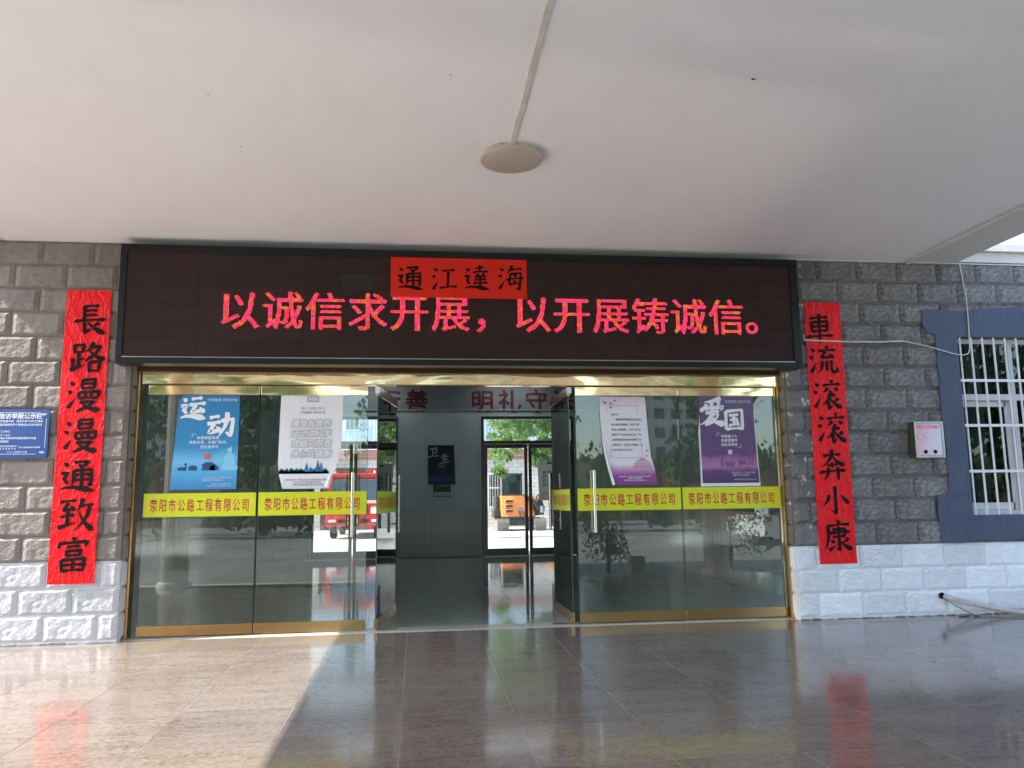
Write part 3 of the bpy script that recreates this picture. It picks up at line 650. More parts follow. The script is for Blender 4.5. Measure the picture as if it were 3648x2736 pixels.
# rasterised glyphs of LEDs
pit = 0.0124
ledm = [emis('led_red', (1.0, 0.025, 0.065), 0.42), emis('led_pink', (1.0, 0.05, 0.17), 0.50), emis('led_orange', (1.0, 0.20, 0.06), 0.42)]
def led_char(ch, cx, cz, size=0.475):
    v, f = glyph(ch, 0.0, 3); fs = np.array([(q[0], q[i], q[i + 1]) for q in f for i in range(1, len(q) - 1)]); A, B, C_ = v[fs[:, 0]], v[fs[:, 1]], v[fs[:, 2]]
    n = int(size / pit) + 2; mb = MB(); mi = []
    for a in range(n):
        for b in range(n):
            u = (a + .5) * pit / size; w = (b + .5) * pit / size - .12; p = np.array((u, w))
            hit = False
            for ox_, oz_ in ((0, 0), (.020, 0), (-.020, 0), (0, .008), (0, -.008)):
                p = np.array((u + ox_, w + oz_))
                def cr(P, Q): return (Q[:, 0] - P[:, 0]) * (p[1] - P[:, 1]) - (Q[:, 1] - P[:, 1]) * (p[0] - P[:, 0])
                c1, c2, c3 = cr(A, B), cr(B, C_), cr(C_, A)
                if np.any(((c1 >= 0) & (c2 >= 0) & (c3 >= 0)) | ((c1 <= 0) & (c2 <= 0) & (c3 <= 0))): hit = True; break
            if hit:
                x = cx + (u - .5) * size; z = cz + (w - .38) * size; r_ = .0042; y = -.2515
                mb.add([(x - r_, y, z - r_), (x + r_, y, z - r_), (x + r_, y, z + r_), (x - r_, y, z + r_)], [(0, 1, 2, 3)])
                q = mnoise.noise(Vector((x * 9, z * 14, 0))) + random.uniform(-.25, .25); mi.append(1 if q < -.08 else (2 if q > .22 else 0))
    o = link('led_character', mb.mesh('led_character', ledm, WORG[led]), led, None, 'stuff')
    for p_, i_ in zip(o.data.polygons, mi): p_.material_index = i_
for i, ch in enumerate('以诚信求开展，以开展铸诚信。'):
    led_char(ch, -2.04 + 0.4872 * i - (0 if i != 13 else .02), 3.708)

# ------------------------------------------------------------------ couplets
def paper(x0, x1, z0, z1, y, nx, nz, amp, seed, lean0=0., lean1=0., org=None):
    mb = MB(); V = []; F = []
    for j in range(nz + 1):
        for i in range(nx + 1):
            s_ = j / nz; x = x0 + (x1 - x0) * i / nx + lean0 * (1 - s_) + lean1 * s_; z = z0 + (z1 - z0) * s_
            d = amp * mnoise.noise(Vector((x * 4 + seed, z * 4, 1))) + amp * .5 * mnoise.noise(Vector((x * 13 + seed, z * 11, 3)))
            V.append((x, y - abs(d), z))
    n = nx + 1
    for j in range(nz):
        for i in range(nx): F.append((j * n + i, j * n + i + 1, (j + 1) * n + i + 1, (j + 1) * n + i))
    return mb.add(V, F)
def couplet(label, s, x0, x1, z0, z1, pos, lean, group, size=.40, amp=.006):
    t = thing('couplet_scroll', label, 'scroll', ((x0 + x1) / 2, -.035, z0), group)
    part_at('paper', paper(x0, x1, z0, z1, -.034, 12, int((z1 - z0) / .035), amp, x0, -lean, lean), red_paper, t, ((x0 + x1) / 2, -.034, (z0 + z1) / 2), True)
    for ch, (cx, cz) in zip(s, pos):
        mb = MB(); brush(mb, ch, cx, cz, size, 10.5, -.034 - amp * 1.35); part('character', mb, ink, t)
couplet('tall red scroll with black brush characters on the left wall beside the blue notice board', '長路漫漫通致富', -4.015, -3.525, .645, 3.96,
        [(-3.743, 3.607), (-3.741, 3.169), (-3.751, 2.742), (-3.757, 2.283), (-3.763, 1.826), (-3.752, 1.396), (-3.762, .965)], 0, 'red couplet scrolls')
couplet('tall red scroll with black brush characters on the right wall under the white cable', '車流滚滚奔小康', 4.937, 5.425, .665, 3.97,
        [(5.133, 3.63), (5.156, 3.214), (5.179, 2.766), (5.206, 2.341), (5.18, 1.886), (5.185, 1.438), (5.18, 1.00)], 0.008, 'red couplet scrolls', amp=.003)
hs_ = thing('banner_slip', 'small horizontal red paper slip with four black brush characters stuck over the LED board', 'banner', (.5, LY, 3.89))
part_at('paper', paper(-.315, 1.31, 3.885, 4.372, -.2665, 14, 6, .002, 4.4), simple('red_slip_paper', (0.60, 0.018, 0.006), .6, var=.05, spec=.2), hs_, (.5, -.266, 4.1), True)
for ch, (cx, cz) in zip('通江達海', [(-.087, 4.12), (.318, 4.124), (.705, 4.132), (1.119, 4.141)]):
    mb = MB(); brush(mb, ch, cx, cz, .33, 9.5, -.2700); part('character', mb, ink, hs_)

# ------------------------------------------------------------------ notice board (left)
nb = thing('notice_board', 'blue enamel notice board with white printed lines on the left wall', 'notice board', (-4.95, -.04, 2.02))
NX0, NX1, NZ0, NZ1 = -5.75, -4.098, 2.03, 2.572
nbm = NT('board_blue'); wv_ = nbm.coords('World'); nbm.base(nbm.ramp(nbm.noise(wv_, 3, 3), [(.3, (.018, .055, .21)), (.7, (.028, .075, .27))])); nbm.setp(Roughness=.22)
part('panel', MB().bbox(NX0, NX1, -.052, -.03, NZ0, NZ1, .004), nbm.m, nb)
wp = flat('print_white', (.72, .75, .8)); lay_ = MB()
a0, a1, b0, b1 = NX0 + .03, NX1 - .03, NZ0 + .04, NZ1 - .035
for (p, q, r_, s_) in ((a0, a1 - .07, b1 - .004, b1), (a0, a1 - .09, b0, b0 + .004), (a1 - .004, a1, b0 + .07, b1 - .07)): lay_.box(p, q, -.0535, -.0522, r_, s_)
for cz_, sg in ((b1 - .012, 1), (b0 + .012, -1)):
    for (cx_, r_) in ((a1 - .045, .012), (a1 - .018, .015), (a1 - .030, .009)):
        pts = [(cx_ + r_ * math.cos(a * .6) * (1 - a * .07), -.0530, cz_ - sg * .012 + sg * r_ * math.sin(a * .6) * (1 - a * .07)) for a in range(10)]
        lay_.tube(pts, .0032, 5)
part('border', lay_, wp, nb)
def nline(s, xr, z, size, bold=.01, step=None, al='r', sx=1.0):
    mb = MB(); text_mb(mb, s, xr, z, size, planeY(-.0535), bold, step=step, sx=sx, align=al); part('text_line', mb, wp, nb)
nline('纪检监察信访举报公示栏', -4.175, 2.497, .068, .022, .0655)
nline('为充分发挥人民群众的监督作用，营造风清气正的交通发', -4.165, 2.440, .028, .012)
nline('展环境，荥阳市交通运输局党员干部廉洁从业从政情况', -4.172, 2.400, .028, .012)
nline('举报电话：0371-66125862', -4.50, 2.326, .030, .012)
nline('jjjz@163.com', -4.51, 2.288, .034, .012)
nline('地址：荥阳市惠民路2号荥阳市纪委监委驻市交通', -4.225, 2.250, .027, .012)
nline('运输局纪检监察组', -4.51, 2.213, .027, .012)
nline('中共荥阳市纪律检查委员会', -4.42, 2.160, .020, .01); nline('荥阳市监察委员会', -4.42, 2.132, .020, .01, .030)
nline('驻市交通运输局纪检监察组', -4.175, 2.147, .019, .01)
nline('二〇一九年十二月', -4.31, 2.095, .027, .012)

# ------------------------------------------------------------------ window on the right
win = thing('window', 'barred white-framed window set in a rough blue plaster surround on the right wall', 'window', (8, 0, 1.2))
top = [(6.564, 3.889), (6.80, 3.902), (7.0, 3.893), (7.188, 3.882), (7.367, 3.92), (7.7, 3.93), (8.036, 3.949), (9.4, 3.95)]
rough = lambda pts, n=5, a=.012: [((p[0] + (q[0] - p[0]) * i / n) + random.uniform(-a, a) * (i > 0), (p[1] + (q[1] - p[1]) * i / n) + random.uniform(-a, a) * (i > 0)) for p, q in zip(pts[:-1], pts[1:]) for i in range(n)] + [pts[-1]]
lft = [(6.789, .887), (6.571, .908), (6.561, 1.092), (6.562, 1.482), (6.705, 1.488), (6.744, 1.736), (6.732, 2.339), (6.724, 2.778), (6.73, 3.134), (6.728, 3.348), (6.733, 3.561), (6.623, 3.6), (6.564, 3.689), (6.564, 3.889)]
bot = [(9.4, .89), (7.687, .897), (7.35, .905), (7.014, .905), (6.789, .887)]
poly = rough(bot, 6, .008)[:-1] + rough(lft, 4, .009)[:-1] + rough(top, 5, .008)
# left limb, top limb, bottom limb, right limb as one plate with a hole (built from strips)
mb = MB()
def plate(mb, outer, inner_pts, yf, yb):
    n = len(outer)
    V = [(p[0], yf, p[1]) for p in outer] + [(p[0], yf, p[1]) for p in inner_pts] + [(p[0], yb, p[1]) for p in outer] + [(p[0], yb + .12, p[1]) for p in inner_pts]
    F = []
    for i in range(n - 1):
        F.append((i, i + 1, n + i + 1, n + i)); F.append((i, i + 1, 2 * n + i + 1, 2 * n + i)); F.append((n + i, n + i + 1, 3 * n + i + 1, 3 * n + i))
    mb.add(V, F)
def near(p):  # closest point on window opening outline
    return (min(max(p[0], WX0), WX1), min(max(p[1], WZ0), WZ1))
loop = poly + [(9.4, 3.5), (9.4, 2.4), (9.4, 1.3), poly[0]]
plate(mb, loop, [near(p) for p in loop], -.038, .012)
part('surround', mb, blue_m, win)
fm_ = simple('window_alu', (0.66, 0.66, 0.65), .35, 0, .05)
yf = .12
part('window_frame', MB().box(WX0, WX1, yf, yf + .06, WZ0, WZ0 + .06).box(WX0, WX1, yf, yf + .06, WZ1 - .06, WZ1).box(WX0, WX0 + .05, yf, yf + .06, WZ0 + .06, WZ1 - .06).box(WX1 - .05, WX1, yf, yf + .06, WZ0 + .06, WZ1 - .06)
     .box(WX0 + .05, WX1 - .05, yf, yf + .06, 2.72, 2.80).box(7.86, 7.92, yf, yf + .06, WZ0 + .06, 2.72).box(7.86, 7.92, yf, yf + .06, 2.80, WZ1 - .06), fm_, win)
s1 = part('sash', MB().box(WX0 + .05, 7.80, yf + .062, yf + .09, 1.29, 1.38).box(WX0 + .05, 7.80, yf + .062, yf + .09, 2.64, 2.715).box(7.78, 7.86, yf + .062, yf + .09, 1.29, 2.715), fm_, win)
part('pane', MB().box(WX0 + .05, 7.78, yf + .074, yf + .078, 1.38, 2.64), window_glass, s1)
part('pane', MB().box(7.92, WX1 - .05, yf + .03, yf + .034, 1.286, 2.72), window_glass, win)
part('pane', MB().box(WX0 + .05, 7.86, yf + .03, yf + .034, 2.80, WZ1 - .06), window_glass, win); part('pane', MB().box(7.92, WX1 - .05, yf + .03, yf + .034, 2.80, WZ1 - .06), window_glass, win)
gr_ = thing('window_grille', 'white painted security bars fixed across the window on the right wall', 'grille', (8, -.02, 1.2))
barm = simple('bar_white', (.74, .74, .74), .35, 0, .06)
b_me = MB().tube([(0, 0, WZ0 + .004), (0, 0, WZ1 - .004)], .0135, 10).mesh('bar', barm, (0, 0, 0), True)
for i in range(12): link('bar', b_me, gr_, Vector((7.08 + .1612 * i, -.012, 0)) - WORG[gr_])
for z in (2.962, 2.373, 1.783): part('cross_bar', MB().box(WX0 - .008, WX1 + .01, -.036, -.020, z - .017, z + .017), barm, gr_)
# dark room behind the window
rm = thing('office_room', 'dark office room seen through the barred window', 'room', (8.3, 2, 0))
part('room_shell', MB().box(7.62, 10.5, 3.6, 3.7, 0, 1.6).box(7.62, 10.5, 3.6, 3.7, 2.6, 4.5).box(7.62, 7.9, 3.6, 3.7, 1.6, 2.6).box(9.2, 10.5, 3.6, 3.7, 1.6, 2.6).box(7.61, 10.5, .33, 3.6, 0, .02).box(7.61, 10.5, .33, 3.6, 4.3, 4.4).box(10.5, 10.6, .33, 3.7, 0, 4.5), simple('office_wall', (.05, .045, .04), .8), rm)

# ------------------------------------------------------------------ letter box
lb = thing('letter_box', 'small steel letter box with a faded pink front on the right stone wall', 'letter box', (6.44, 0, 1.95))
bx0, bx1, bz0, bz1, by = 6.245, 6.640, 1.955, 2.412, -.15
ss = simple('box_steel', (.50, .49, .45), .32, .85, .1, 10)
part('case', MB().box(bx0, bx1, by + .012, -.024, bz0, bz1), simple('box_side_steel', (.16, .16, .14), .35, .8), lb)
part('front_frame', MB().bbox(bx0, bx0 + .028, by - .004, by + .012, bz0, bz1, .002).bbox(bx1 - .028, bx1, by - .004, by + .012, bz0, bz1, .002).bbox(bx0 + .0285, bx1 - .0285, by - .004, by + .012, bz0, bz0 + .026, .002).bbox(bx0 + .0285, bx1 - .0285, by - .004, by + .012, bz1 - .026, bz1, .002), ss, lb)
pk = NT('faded_pink'); v = pk.coords('Object', (1, 1, 1)); sx_ = pk.node('ShaderNodeSeparateXYZ'); pk.lk(v, sx_.inputs[0])
ad = pk.node('ShaderNodeMath', operation='MULTIPLY_ADD'); ad.inputs[1].default_value = 2.2; ad.inputs[2].default_value = .1; pk.lk(sx_.outputs[0], ad.inputs[0])
a2 = pk.node('ShaderNodeMath', operation='ADD'); pk.lk(ad.outputs[0], a2.inputs[0]); pk.lk(pk.noise(v, 7, 4), a2.inputs[1])
pk.base(pk.ramp(a2.outputs[0], [(.25, (.78, .42, .50)), (.75, (.70, .68, .76))])); pk.setp(Roughness=.4)
fr = part_at('door_panel', MB().bbox(bx0 + .032, bx1 - .032, by + .001, by + .012, bz0 + .03, bz1 - .03, .001), pk.m, lb, (6.44, by, 2.18))
part('slot', MB().bbox(bx0 + .045, bx1 - .065, by - .003, by + .0005, 2.325, 2.365, .001), simple('slot_pink', (.72, .25, .33), .4, scale=9, var=.3), lb)
part('lock', MB().lathe([(.014, 0), (.014, -.006), (.008, -.008)], (bx0 + .06, by, 2.215), 16, 'y'), steel, lb, True)
for x in (6.375, 6.505): part('round_vent', MB().lathe([(.024, 0), (.026, -.004), (.020, -.006), (.018, .0)], (x, by, 2.03), 20, 'y'), simple('vent_dark', (.09, .06, .06), .3, .6), lb, True)
mb = MB(); text_mb(mb, '举报箱', 0, 0, .052, lambda u, w: (6.44 + (w), by - .0008, 2.0), .02) if False else None
for i, ch in enumerate('意见箱'): text_mb(mb, ch, 6.425, 2.245 - i * .055, .05, planeY(by - .0006), .015)
for r_ in (2.285, 2.272): text_mb(mb, '荥阳市公路工程有限公司', 6.33, r_, .018, planeY(by - .0006), .01) if r_ > 2.28 else None
part('faded_text', mb, flat('faded_white', (.80, .80, .84)), lb)

# ------------------------------------------------------------------ cables, pipe
cab = MB(); cab.box(4.90, 6.26, -.052, -.030, 3.452, 3.472); 
cabm = simple('cable_white', (.60, .58, .54), .45, 0, .12)
solo('cable_trunking', MB().tube([(4.83, -.20, 3.50), (4.90, -.05, 3.468), (5.1, -.05, 3.462), (5.5, -.052, 3.452), (5.9, -.05, 3.455), (6.27, -.045, 3.472)], .011, 6), cabm, 'stiff white cable trunking crossing the right red scroll below its first character', 'cable', (5.5, -.05, 3.46))
def bez(P, n=8):
    P = [Vector(p) for p in P]; out = []
    for i in range(len(P) - 1):
        p0, p1, p2, p3 = P[max(i - 1, 0)], P[i], P[i + 1], P[min(i + 2, len(P) - 1)]
        for k in range(n):
            t = k / n; out.append(0.5 * ((2 * p1) + (-p0 + p2) * t + (2 * p0 - 5 * p1 + 4 * p2 - p3) * t * t + (-p0 + 3 * p1 - 3 * p2 + p3) * t ** 3))
    return out + [P[-1]]
solo('hanging_cable', MB().tube(bez([(6.26, -.05, 3.472), (6.562, -.055, 3.411), (6.80, -.055, 3.35), (6.975, -.055, 3.304), (7.10, -.055, 3.297), (7.175, -.055, 3.35), (7.20, -.05, 3.6), (7.21, -.045, 4.05), (7.185, -.035, 4.40), (7.174, -.03, 4.55)]), .0075, 6), cabm, 'thin white cable drooping over the window corner and up to the canopy beam', 'cable', (7, -.05, 3.3))
solo('blue_wire', MB().tube(bez([(4.84, -.045, 3.06), (4.855, -.05, 2.7), (4.87, -.05, 2.4), (4.875, -.052, 2.1), (4.885, -.052, 2.0)]), .0028, 5), simple('wire_blue', (.05, .12, .35), .5), 'thin blue wire hanging beside the right scroll from the LED board', 'wire', (4.85, -.05, 2))
pipe = thing('corrugated_pipe', 'grey corrugated pipe coming out of a hole in the white wall base at the right', 'pipe', (6.9, -.1, .1))
pp = bez([(6.50, .01, .242), (6.62, -.05, .212), (6.85, -.08, .150), (7.15, -.11, .085), (7.5, -.16, .032), (8.0, -.25, .028), (8.8, -.5, .028)], 24)
part('hose', MB().tube(pp, [.026 if i % 2 else .031 for i in range(len(pp))], 10), simple('pipe_grey', (.50, .46, .42), .6, 0, .2, 20), pipe, True)
part('hole_collar', MB().lathe([(.034, 0), (.040, -.006), (.040, -.012), (.030, -.014)], (6.507, -.018, .246), 20, 'y'), ink, pipe)
solo('floor_cable', MB().tube(bez([(6.51, -.02, .225), (6.60, -.06, .16), (6.75, -.10, .07), (6.86, -.16, .02), (7.1, -.30, .008), (7.5, -.55, .007), (8.2, -.85, .007)]), .008, 6), simple('cable_brown', (.22, .18, .16), .6), 'thin grey cable running from the pipe hole down onto the tiles', 'cable', (6.8, -.2, 0))
solo('rubble', MB().sph((6.72, -.12, .012), (.09, .03, .014), 10, 6).sph((6.86, -.15, .012), (.06, .03, .012), 10, 6), simple('mud', (.13, .11, .10), .9, var=.4, scale=40), 'dark lump of crumbled mortar under the corrugated pipe', 'rubble', (6.8, -.14, 0))

# ------------------------------------------------------------------ entrance glazing
DY = 0.22
head = thing('door_header', 'polished brass header beam across the whole glass entrance', 'header', (.7, .2, 2.9))
part('brass_beam', MB().box(-3.19, 4.60, .145, .26, 2.905, 3.03), brass, head)
part('brown_strip', MB().box(-3.26, 4.64, .10, .26, 3.033, 3.198), brown_trim, head)
part('lower_lip', MB().box(-3.19, 4.60, .138, .265, 2.893, 2.903), brass_dull, head)
for x, s, lbl in ((-3.255, 1, 'brass upright post at the left end of the glass entrance'), (4.60, -1, 'brass upright post at the right end of the glass entrance')):
    solo('entrance_post', MB().box(x + (.008 if x < 0 else 0), x + (.045 if x < 0 else .037), .13, .27, .008, 3.03), brass_dull, lbl, 'post', (x, .2, 0), 'brass posts of the entrance')
tape_y = NT('tape_yellow'); _w = tape_y.coords('World'); tape_y.base(tape_y.ramp(tape_y.noise(_w, 2, 3), [(.3, (.60, .66, .004)), (.7, (.66, .71, .008))])); tape_y.setp(Roughness=.45); tape_y = tape_y.m
tape_r = flat('tape_red', (.55, .06, .03), .5)
def glass_panel(label, w, loc, rz, kind, handle=None, group=None, tape=(0, 1), name='glass_door', text=True, tx0=None, txw=None, taper=None, rail=None):
    """built in local coordinates 0..w along x, closed plane y=0"""
    t = bpy.data.objects.new(name, None); COL.objects.link(t); t['label'] = label; t['category'] = kind
    if group: t['group'] = group
    WORG[t] = Vector((0, 0, 0))
    part('pane', MB().box(.004, w - .004, -.006, .006, .135, 2.785), door_glass, t)
    part('top_rail', MB().bbox(0, w, -.022, .022, 2.778, 2.886, .003), rail or brass, t)
    part('bottom_rail', MB().bbox(0, w, -.022, .022, .020, .137, .003), brass_dull, t)
    part('glass_edge', MB().box(0, .0035, -.006, .006, .137, 2.778).box(w - .0035, w, -.006, .006, .137, 2.778), door_glass_edge, t)
    a, b = tape[0] * w + .006, tape[1] * w - .006; z0, z1 = 1.352, 1.622
    tp = part('tape_strip', MB().box(a, b, -.0074, -.0064, z0, z1), tape_y, t)
    part('tape_back', MB().box(a, b, .0064, .0074, z0, z1), tape_y, t)
    mb = MB(); n = 11; L = (b - a) * .90 if txw is None else txw; x0 = a + (b - a) * .055 if tx0 is None else tx0
    text_mb(mb, '荥阳市公路工程有限公司', x0, (z0 + z1) / 2 - .004, .150, planeY(-.0080), .022, step=L / n, sx=L / n / .150 * .86, warp=lishu, res=2)
    part('lettering', mb, tape_r, t)
    mb = MB(); text_mb(mb, '荥阳市公路工程有限公司', -(b) + (b - a) * .055, (z0 + z1) / 2 - .004, .150, lambda u, v: (-u, .0080, v), .022, step=L / n, sx=L / n / .150 * .86, warp=lishu, res=2, back=1)
    part('lettering', mb, tape_r, t)
    if handle is not None:
        for s in (-1, 1):
            y = s * .072
            mb = MB().tube([(handle, y, 1.085), (handle, y, 1.09), (handle, y, 1.845), (handle, y, 1.85)], [.014, .0195, .0195, .014], 14)
            for z in (1.16, 1.20, 1.74, 1.78): mb.tube([(handle, y, z - .004), (handle, y, z + .004)], [.0212, .0212], 14)
            for k in range(9): mb.tube([(handle, y, 1.40 + k * .018), (handle, y, 1.407 + k * .018)], [.0212, .0212], 14)
            hd = part('handle', mb, steel, t, True)
            part('handle_mount', MB().tube([(handle, s * .007, 1.20), (handle, s * .056, 1.20)], .011, 10).tube([(handle, s * .007, 1.73), (handle, s * .056, 1.73)], .011, 10), steel, hd, True)
    t.location = loc; t.rotation_euler = (0, 0, rz)
    return t
glass_panel('fixed glass panel at the far left carrying the blue poster', 1.268, (-3.135, DY, 0), 0, 'glass panel', group=None, name='glass_panel')
glass_panel('closed glass door left of the opening carrying the curling white poster', 1.262, (-1.850, DY, 0), 0, 'glass door', handle=1.095)
glass_panel('fixed glass panel at the far right carrying the purple poster', 1.290, (3.300, DY, 0), 0, 'glass panel', name='glass_panel')
glass_panel('closed glass door right of the opening carrying the pink-edged white poster', 1.325, (1.963, DY, 0), 0, 'glass door', handle=.205)
dB = glass_panel('open glass door swung inward on the left side of the entrance gap', 1.265, (-.472, DY + .02, 0), R(81.5), 'glass door', handle=1.10, rail=brass_dull)
dC = glass_panel('open glass door swung inward on the right side of the entrance gap', 1.265, (1.885, DY + .02, 0), R(90), 'glass door', handle=1.10, rail=brass_dull)
for x, lb_ in ((-.36, 'steel floor spring plate under the left open door'), (1.74, 'steel floor spring plate under the right open door')):
    solo('floor_spring_plate', MB().bbox(x - .11, x + .15, .19, .30, .009, .016, .002), steel, lb_, 'floor plate', (x, .25, 0), 'floor spring plates')
for x in (-.60, 1.93):
    solo('pivot_block', MB().bbox(x - .0 + (.10 if x < 0 else -.07), x + (.155 if x < 0 else -.015), DY - .03, DY + .06, 2.80, 2.885, .003), steel, 'brass pivot block above the ' + ('left' if x < 0 else 'right') + ' open door', 'pivot', (x, DY, 2.8))

# ------------------------------------------------------------------ posters
def quadm(mb, pts, y): return mb.add([(p[0], y, p[1]) for p in pts], [tuple(range(len(pts)))])
def poster(name, label, corners, y, bgm, bend=None, back=True):
    t = thing(name, label, 'poster', (corners[3][0], y, corners[3][1]))
    return t
def curl(x, z, x0, x1, z0, z1, seed, amp=.006):
    return -abs(amp * mnoise.noise(Vector((x * 3 + seed, z * 3, 2)))) - amp * .6 * abs(mnoise.noise(Vector((x * 11 + seed, z * 6, 5))))
def sheet(t, outline, y, m, seed, name='sheet', amp=.004, n=14):
    """outline: left edge x(z) and right edge x(z) samples [(z, xl, xr), ...]"""
    V = []; F = []
    zs = []
    for i in range(len(outline) - 1):
        for k in range(6): s_ = k / 6; zs.append(tuple(outline[i][q] * (1 - s_) + outline[i + 1][q] * s_ for q in range(3)))
    zs.append(outline[-1])
    for (z, a, b) in zs:
        for i in range(n + 1):
            x = a + (b - a) * i / n; V.append((x, y + curl(x, z, 0, 0, 0, 0, seed, amp), z))
    F = [(j * (n + 1) + i, j * (n + 1) + i + 1, (j + 1) * (n + 1) + i + 1, (j + 1) * (n + 1) + i) for j in range(len(zs) - 1) for i in range(n)]
    return part(name, MB().add(V, F), m, t, True)
def grad_mat(name, z0, z1, stops, wr=.25, nscale=4, namp=.12, rough=.4):
    t = NT(name); g = t.node('ShaderNodeNewGeometry'); s_ = t.node('ShaderNodeSeparateXYZ'); t.lk(g.outputs['Position'], s_.inputs[0])
    mr = t.node('ShaderNodeMapRange'); mr.inputs['From Min'].default_value = z0; mr.inputs['From Max'].default_value = z1; t.lk(s_.outputs['Z'], mr.inputs[0])
    nz = t.noise(t.coords('World', (1, 1, 1.6)), nscale, 5, .6); ma = t.node('ShaderNodeMath', operation='MULTIPLY_ADD'); ma.inputs[1].default_value = namp; t.lk(nz, ma.inputs[0]); t.lk(mr.outputs[0], ma.inputs[2])
    sb = t.node('ShaderNodeMath', operation='SUBTRACT'); sb.inputs[1].default_value = namp * .5; t.lk(ma.outputs[0], sb.inputs[0])
    t.base(t.ramp(sb.outputs[0], stops)); t.setp(Roughness=rough)
    t.lk(t.bump(t.noise(t.coords('World', (1.6, 1, .7)), 6, 3, .6, 1.5), wr, .02), t.p.inputs['Normal']); MATS[name] = t.m; return t.m
PY = DY - .012
wht = flat('poster_white', (.80, .81, .83), .4)
def ptext(t, s, x, z, size, m, bold=.012, al='l', step=None, dy=-.0070, shear=0., nm='print_text', sx=1.0):
    mb = MB(); text_mb(mb, s, x, z, size, planeY(PY + dy), bold, align=al, step=step, shear=shear, sx=sx); return part(nm, mb, m, t)
def bars(t, rows, m, dy=-.0070): 
    mb = MB()
    for (x0, x1, z, h) in rows: mb.box(x0, x1, PY + dy - .0002, PY + dy, z - h / 2, z + h / 2)
    return part('print_rule', mb, m, t)
# poster 1 blue (statue and skyline silhouettes)
p1 = poster('poster', 'bright blue poster with two big white brush characters on the far left glass panel', [(-2.79, 2.77), (-2.09, 2.77), (-2.09, 1.66), (-2.845, 1.66)], PY, None)
m1 = grad_mat('poster_blue', 1.66, 2.77, [(0, (.03, .22, .50)), (.2, (.09, .42, .72)), (.30, (.16, .50, .78)), (.45, (.02, .24, .50)), (1, (.012, .20, .44))])
sheet(p1, [(2.768, -2.745, -2.095), (2.72, -2.785, -2.092), (2.2, -2.815, -2.096), (1.663, -2.848, -2.10)], PY, m1, 1)
mb = MB(); brush(mb, '运', -2.62, 2.62, .30, 16, PY - .0066); brush(mb, '动', -2.30, 2.42, .32, 16, PY - .0066); part('title', mb, wht, p1)
ptext(p1, '文明健康 绿色环保', -2.12, 2.715, .042, flat('poster_pale', (.45, .62, .78)), .02, 'r')
for i, s_ in enumerate(('体现党委领导、', '政府主导、多部门协作、', '全社会参与')): ptext(p1, s_, -2.42, 2.265 - i * .052, .042, wht, .012, 'c')
def figure(mb, cx, cz, s, y):
    prof = [(-.30, 0), (-.36, .12), (-.22, .30), (-.25, .52), (-.17, .68), (-.07, .74), (-.10, .86), (-.05, .98), (.05, .98), (.10, .86), (.07, .74), (.17, .68), (.25, .52), (.22, .30), (.36, .12), (.30, 0)]
    mb.add([(cx + p[0] * s, y, cz + p[1] * s) for p in prof], [tuple(range(len(prof)))])
mb = MB(); figure(mb, -2.185, 1.885, .27, PY - .0068); part('printed_statue', mb, flat('poster_lightblue', (.22, .55, .78)), p1)
mb = MB()
for (x, w, h) in ((-2.60, .10, .03), (-2.42, .16, .05), (-2.72, .10, .02), (-2.36, .10, .03)): mb.prism([(x - w / 2, 1.885), (x + w / 2, 1.885), (x + w * .42, 1.885 + h), (x + w * .55, 1.885 + h * 1.2), (x + w * .2, 1.885 + h * 1.9), (x - w * .2, 1.885 + h * 1.9), (x - w * .55, 1.885 + h * 1.2), (x - w * .42, 1.885 + h)], PY - .0072, PY - .0069)
mb.box(-2.685, -2.675, PY - .0072, PY - .0069, 1.885, 1.98); mb.box(-2.70, -2.66, PY - .0072, PY - .0069, 1.95, 1.958)
part('printed_skyline', mb, flat('poster_navy', (.015, .06, .16)), p1)
ptext(p1, '河南省爱卫办 河南省文明办', -2.15, 1.80, .026, flat('poster_pale', 0), .01, 'r'); ptext(p1, '健康中原行动推进办', -2.25, 1.77, .026, flat('poster_pale', 0), .01, 'r')
ptext(p1, '荥阳市卫生健康委员会', -2.16, 1.725, .022, flat('poster_pale', 0), .01, 'r'); ptext(p1, '荥阳市爱国卫生运动委员会办公室', -2.16, 1.70, .018, flat('poster_pale', 0), .01, 'r')
bars(p1, [(-2.62, -2.57, 2.31, .004)], wht); bars(p1, [(-2.22, -2.17, 2.13, .004)], wht); bars(p1, [(-2.622, -2.617, 2.29, .04)], wht); bars(p1, [(-2.175, -2.170, 2.15, .04)], wht)
bars(p1, [(-2.475, -2.405, 2.045, .06)], flat('poster_seal', (.62, .10, .12)))
# poster 2 white, curled
p2 = poster('poster', 'curling white health poster with outlined grey slogans and blue trees on the closed left door', [(-1.61, 2.77), (-.88, 2.77), (-.93, 1.66), (-1.62, 1.66)], PY, None)
m2 = grad_mat('poster_white_a', 1.66, 2.77, [(0, (.62, .66, .72)), (.12, (.78, .80, .82)), (1, (.78, .79, .81))], .5)
sheet(p2, [(2.770, -1.615, -.882), (2.5, -1.622, -.888), (2.15, -1.628, -.900), (1.97, -1.632, -.945), (1.80, -1.612, -1.02), (1.66, -1.575, -1.045)], PY, m2, 7, amp=.006)
part('rolled_edge', MB().tube([(-.945, PY - .012, 1.93), (-1.02, PY - .016, 1.80), (-1.055, PY - .02, 1.672)], [.010, .022, .030], 12), wht, p2, True)
gy = flat('poster_grey', (.36, .36, .38)); gyd = flat('poster_grey_dark', (.20, .20, .24))
part('print_box', MB().box(-1.31, -1.17, PY - .0070, PY - .0066, 2.69, 2.76), flat('poster_boxgrey', (.40, .41, .46)), p2)
ptext(p2, '讲健康', -1.24, 2.725, .038, wht, .015, 'c', dy=-.0076)
